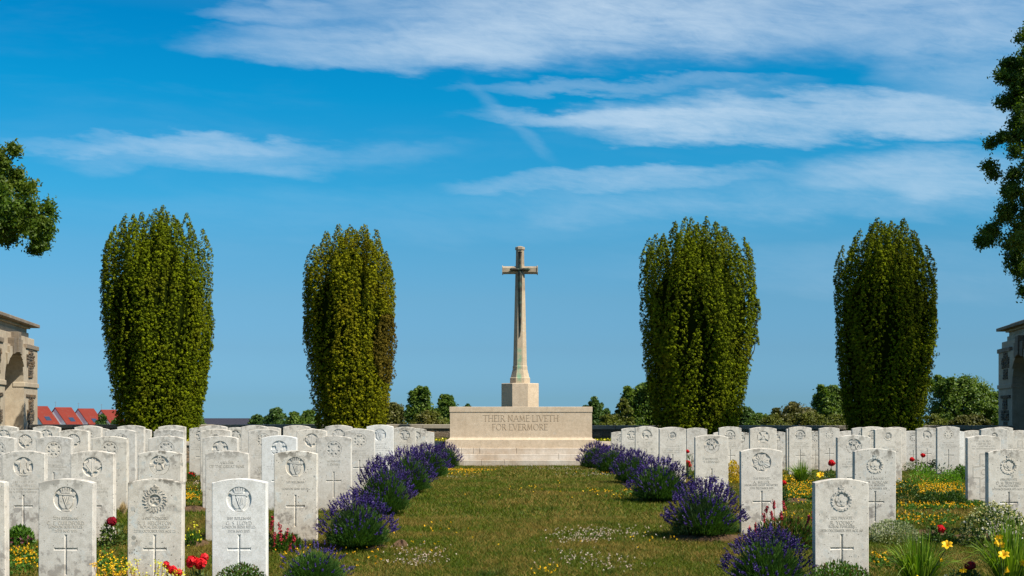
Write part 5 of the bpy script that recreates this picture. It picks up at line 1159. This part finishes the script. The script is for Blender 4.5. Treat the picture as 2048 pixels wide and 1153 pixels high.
def tuft(px, py, wpx, hpx, mat, label, n=260, D=None, name='straw_tuft', w=.004):
    t, s_ = place(name, px, py, label, 'plant', 'border plants between the headstones', D); rx = wpx / 2 * s_; h = hpx * s_
    a = rng.random(n) * 6.28; q = rng.random(n); base = np.stack([np.cos(a) * .25 * rx, np.sin(a) * .25 * rx, 0 * a], 1); tip = np.stack([np.cos(a) * rx * q, np.sin(a) * .7 * rx * q, h * (1 - .5 * q * q) * (.6 + .4 * rng.random(n))], 1)
    v_, f_ = strips(base, tip, w, .02 + 0 * a); link('foliage', npmesh('foliage', v_, f_, mat, np.tile(rng.random(n), 3)), t)

# left half
mound(40, 1092, 62, 42, M_green, 'green leafy plant with purple leaves between the two leftmost stones', extra=(('purple_leaves', leaf_mat('purple leaves', (.10, .03, .05), (.2, .07, .08), None, .2), 22, .03, .8),), n=1100)
rose(226, 1094, 66, 52, [(228, 1042, 10)], 'rose bush with a single dark red bloom left of the royal cypher stone', 420, 'dred')
rose(398, 1176, 60, 62, [(388, 1120, 11), (402, 1126, 13), (408, 1115, 9), (384, 1128, 7)], 'rose bush with the largest red blooms, between royal cypher and white harp stones', 360, 'red', D=8.4)
rose(345, 1180, 50, 52, [(337, 1127, 7), (346, 1139, 10), (356, 1146, 9)], 'rose bush with small red blooms at the bottom edge before the royal cypher stone', 220, 'red', D=8.3)
mound(482, 1172, 135, 82, [M_redl, M_dgreen, M_green], 'low reddish green ground cover at the foot of the whitest front stone', 'ground_cover', 'ground cover', .022, 4200, D=8.25)
mound(385, 1092, 36, 30, [M_green, M_dgreen], 'grassy plant with pale yellow flowers left of the whitest front stone', extra=(('flowers', M_lime, 26, .014, 1.7),), leaf=.05, asp=.16, n=420, up=1.0)
spike_plant(570, 1100, 72, 34, [(541, 1018, 26), (551, 1030, 24), (561, 1046, 26), (568, 1048, 30), (580, 1055, 24), (590, 1068, 26), (556, 1062, 24), (585, 1085, 16)], 'red spiked plant between the white and the stained harp stones', [M_dgreen, M_green], 620)
mound(383, 962, 24, 20, M_dgreen, 'small dark bush with red rose in the gap before the retaining wall', leaf=.03, n=260, extra=(('flowers', M_red, 3, .05, .8),))
tuft(247, 1028, 30, 28, M_straw, 'straw coloured tuft behind the rose bush with one red bloom')
tuft(656, 1018, 44, 26, M_straw, 'straw coloured tuft at the foot of the third row stone by the lavender', 420)
def wallflower(px, py, wpx, hpx, n, label, D=None, mat=None):
    t, s_ = place('yellow_flower_plant', px, py, label, 'plant', 'yellow flowering plants', D); mb = MB(); C = []
    for k in range(n):
        x = (random.random() - .5) * wpx * s_; y = (random.random() - .5) * .15; z = hpx * s_ * random.uniform(.55, 1); mb.tube([(x * .5, y * .5, 0), (x * .8, y, z * .6), (x, y, z)], [.003, .0025, .002], 4)
        C.append(np.array([[x, y, z]]) + rng.normal(size=(16, 3)) * .012)
    mb.obj('stem', M_brst, t); leaf_obj('flowers', np.concatenate(C), .013, .010, mat or M_lime, t)['kind'] = 'stuff'
wallflower(302, 1178, 125, 88, 24, 'leggy yellow flowered plant with orange stems before the royal cypher stone', D=8.2)
wallflower(225, 1168, 75, 74, 18, 'yellow flowered plant between the beige harp and royal cypher stones', D=8.45, mat=M_yel)
# right half
mound(1680, 1168, 165, 84, [M_green, M_redl, M_green], 'low green and reddish ground cover at the foot of the large rose badge stone', 'ground_cover', 'ground cover', .024, 4600, D=8.3)
spike_plant(1570, 1094, 150, 62, [(1541, 1000, 14), (1529, 1011, 10), (1562, 1002, 15), (1505, 1045, 16), (1495, 1052, 14), (1557, 1022, 14), (1618, 1022, 16), (1612, 1030, 12), (1538, 1022, 14), (1522, 1024, 14)], 'broad red leaved plant with dark red spikes before the star badge stone', [M_redl, M_redl, M_dgreen, M_green], 1500)
mound(1785, 1084, 116, 46, M_var, 'cream and green variegated mound at the foot of the smudged rose badge stone', 'ground_cover', 'ground cover', .020, 2600, .5)
rose(1878, 1086, 76, 36, [(1877, 1057, 9)], 'low rose bush with one round red bloom left of the cream flowering shrub', 420, 'red', leafm=M_dgreen)
rose(1930, 1176, 90, 40, [(1930, 1131, 8), (1940, 1130, 9)], 'rose bush with deep crimson bloom at the bottom edge between the daylily clumps', 380, 'dred', leafm=M_rosel)
mound(1992, 1092, 150, 84, [M_dgreen, M_rosel], 'cream flowering shrub in front of the rightmost rose badge stone', 'flowering_shrub', 'shrub', .03, 2200, .45, (('buds', M_cream, 560, .015, 1.06), ('flowers', M_whitef, 30, .022, .9)))
daylily(1838, 1186, 200, 135, [(1864, 1079, 10), (1810, 1145, 8), (1862, 1108, 5), (1895, 1129, 7)], 'daylily clump with yellow flowers at the bottom edge right of the large rose badge stone', 300)
daylily(2020, 1188, 230, 165, [(1973, 1098, 10), (1961, 1074, 9), (1977, 1078, 9), (1965, 1064, 7), (1991, 1130, 10), (2026, 1114, 6), (2040, 1105, 6)], 'daylily clump with many yellow flowers in the bottom right corner', 340)
daylily(1603, 967, 84, 50, [(1630, 948, 7)], 'bright green daylily clump behind the star badge stone', 200)
rose(1661, 975, 34, 38, [(1661, 926, 7), (1655, 961, 4)], 'rose bush with a round red bloom in front of the open wreath badge stone', 200, 'red', leafm=M_dgreen)
rose(1377, 960, 26, 60, [(1374, 903, 4), (1375, 925, 5), (1378, 931, 5)], 'tall rose with red blooms left of the bugle horn stone among the lavender', 160, 'red')
rose(1568, 1010, 20, 50, [(1566, 965, 5)], 'rose with a red bloom at the right edge of the star badge stone', 160, 'red', leafm=M_dgreen)
rose(1832, 945, 60, 26, [(1822, 919, 5), (1845, 911, 5)], 'rose bush with two red blooms in front of the rampant animal badge stone', 320, 'red')
tuft(1306, 935, 30, 42, M_straw, 'dry pale leaves standing between two stones behind the right lavender', 60, w=.012)
mound(1466, 968, 34, 48, leaf_mat('golden foliage', (.40, .22, .01), (.62, .48, .03), None, .25), 'golden yellow plant left of the star badge stone', leaf=.035, n=700, up=1)
mound(1847, 974, 70, 46, M_bright, 'bright green mound left of the other bright mound, above the yellow flowers', leaf=.03, n=1000)
mound(1900, 973, 54, 34, M_bright, 'lower bright green mound left of the outlined cross stone', leaf=.03, n=800)
mound(1885, 950, 90, 34, [M_green, M_dgreen], 'dark leafy plant in front of the leafy badge stone', leaf=.04, n=900)
mound(1922, 968, 40, 38, M_green, 'upright green plant touching the outlined cross stone', leaf=.04, n=600)
mound(1815, 1010, 60, 50, M_dgreen, 'dark green bush right of the smudged rose badge stone', leaf=.025, n=1400)
mound(1866, 1013, 66, 34, M_dgreen, 'middle dark green bush above the yellow flower strip', leaf=.03, n=1000)
mound(1905, 1013, 60, 32, M_dgreen, 'dark green bush left of the outlined cross stone foot', leaf=.03, n=1000)
mound(1950, 1014, 60, 14, M_green, 'low green mat at the foot of the outlined cross stone', 'ground_cover', 'ground cover', .02, 900)
mound(1575, 965, 30, 16, [M_gold, M_green], 'low orange flowered plant behind the right shoulder of the star badge stone', leaf=.03, n=300)

# carpets of small flowers in the grass: (centre px, py, half width px, half height px, count)
def carpet(name, label, cat, mat, spots, size, hgt):
    C = []
    for (px, py, hw, hh, n) in spots:
        k = 0; qx = px + hw * np.clip(rng.normal(size=n) * .55, -1.3, 1.3); qy = py + hh * np.clip(rng.normal(size=n) * .55, -1.3, 1.3)
        for a, b in zip(qx, qy):
            D = ground_at(a, b); C.append((PX(a, D), D, float(gz(D)) + hgt * random.uniform(.6, 1.3)))
    C = np.array(C); m = 4; Cr = np.repeat(C, m, 0) + rng.normal(size=(len(C) * m, 3)) * size * .22
    o = leaf_obj(name, Cr, size * (.7 + .5 * rng.random(len(Cr))), size * .7, mat, None, None); tag(o, label, cat, kind='stuff')
carpet('golden_flowers', 'golden orange flowers carpeting the beds and dotted in the lawn', 'flowers', M_gold,
       [(1868, 975, 78, 8, 300), (1870, 988, 74, 8, 220), (1862, 1016, 75, 5, 130), (1600, 985, 40, 16, 190), (1775, 990, 40, 10, 40), (925, 945, 55, 3, 170), (1290, 985, 30, 3, 50), (1200, 988, 40, 3, 20), (40, 1120, 30, 18, 60), (380, 1000, 18, 6, 60),
        (1760, 1125, 22, 12, 30), (1590, 1000, 40, 14, 60), (1800, 1045, 70, 8, 40), (1230, 950, 60, 3, 30), (880, 1060, 60, 14, 8), (1840, 1045, 90, 14, 60), (1530, 1092, 40, 5, 20), (730, 1125, 40, 20, 10)], .017, .05)
carpet('yellow_flowers', 'small bright yellow flowers scattered through beds and lawn', 'flowers', M_yel,
       [(1860, 980, 80, 12, 200), (1600, 975, 40, 12, 120), (1230, 880, 40, 1.5, 0), (385, 985, 18, 5, 60), (930, 950, 60, 4, 60), (1260, 1000, 50, 6, 40), (1060, 985, 100, 12, 20), (60, 1125, 40, 20, 40), (220, 1130, 30, 18, 60), (900, 1080, 120, 30, 14), (1090, 1150, 30, 5, 16), (600, 1120, 40, 15, 18), (1470, 950, 20, 12, 60), (650, 985, 30, 10, 20), (1580, 1040, 60, 10, 25), (700, 1110, 90, 12, 14), (1350, 1090, 200, 20, 14), (1870, 1018, 70, 4, 60), (1700, 1020, 100, 20, 20)], .015, .045)
carpet('white_clover', 'white and pinkish clover patches in the grass path', 'clover', M_clov,
       [(1210, 1072, 110, 11, 170), (1160, 1085, 60, 8, 80), (835, 1115, 60, 18, 80), (1170, 1122, 80, 15, 90), (1120, 940, 90, 3.5, 200), (1190, 952, 60, 3, 90), (1010, 935, 60, 3, 50), (900, 957, 40, 3, 20), (830, 1130, 60, 10, 40), (1800, 1000, 30, 4, 0), (1245, 1140, 80, 8, 30), (390, 970, 12, 4, 30)], .013, .035)
carpet('bedding_foliage', 'low green leaves of the bedding plants under the yellow flowers', 'bedding plants', M_green,
       [(1868, 978, 80, 11, 700), (1862, 1018, 80, 5, 400), (1600, 982, 44, 18, 450), (925, 946, 55, 3, 120), (40, 1125, 36, 24, 160), (222, 1135, 36, 24, 200), (383, 992, 18, 14, 150), (1760, 1128, 26, 12, 60), (1590, 1000, 44, 14, 160), (1840, 1045, 90, 12, 200), (1540, 1100, 60, 10, 80), (1600, 1090, 40, 12, 160), (1270, 990, 60, 6, 60), (640, 985, 24, 20, 60)], .028, .03)
# yellow strip on the terrace behind the kerb
C = np.stack([rng.uniform(-11, 11, 1500), 31.4 + rng.random(1500) * .5, TZ + .02 + .05 * rng.random(1500)], 1); C = C[(C[:, 0] < -1.5) | (C[:, 0] > 2.1)]
o = leaf_obj('terrace_flowers', C, .05, .04, M_lime); tag(o, 'strip of lime yellow flowers on the terrace behind the pale kerb', 'flowers', kind='stuff')
C = np.stack([rng.uniform(-13, 13, 16000), 31.25 + rng.random(16000) * 4, TZ + .02 + .02 * rng.random(16000)], 1)
o = leaf_obj('terrace_grass', C, .05, .012, M_grass, None, np.tile(np.array([[0, 0, 1.0]]), (16000, 1)), .5); tag(o, 'mown grass on the raised terrace in front of the boundary wall', 'grass', kind='stuff')
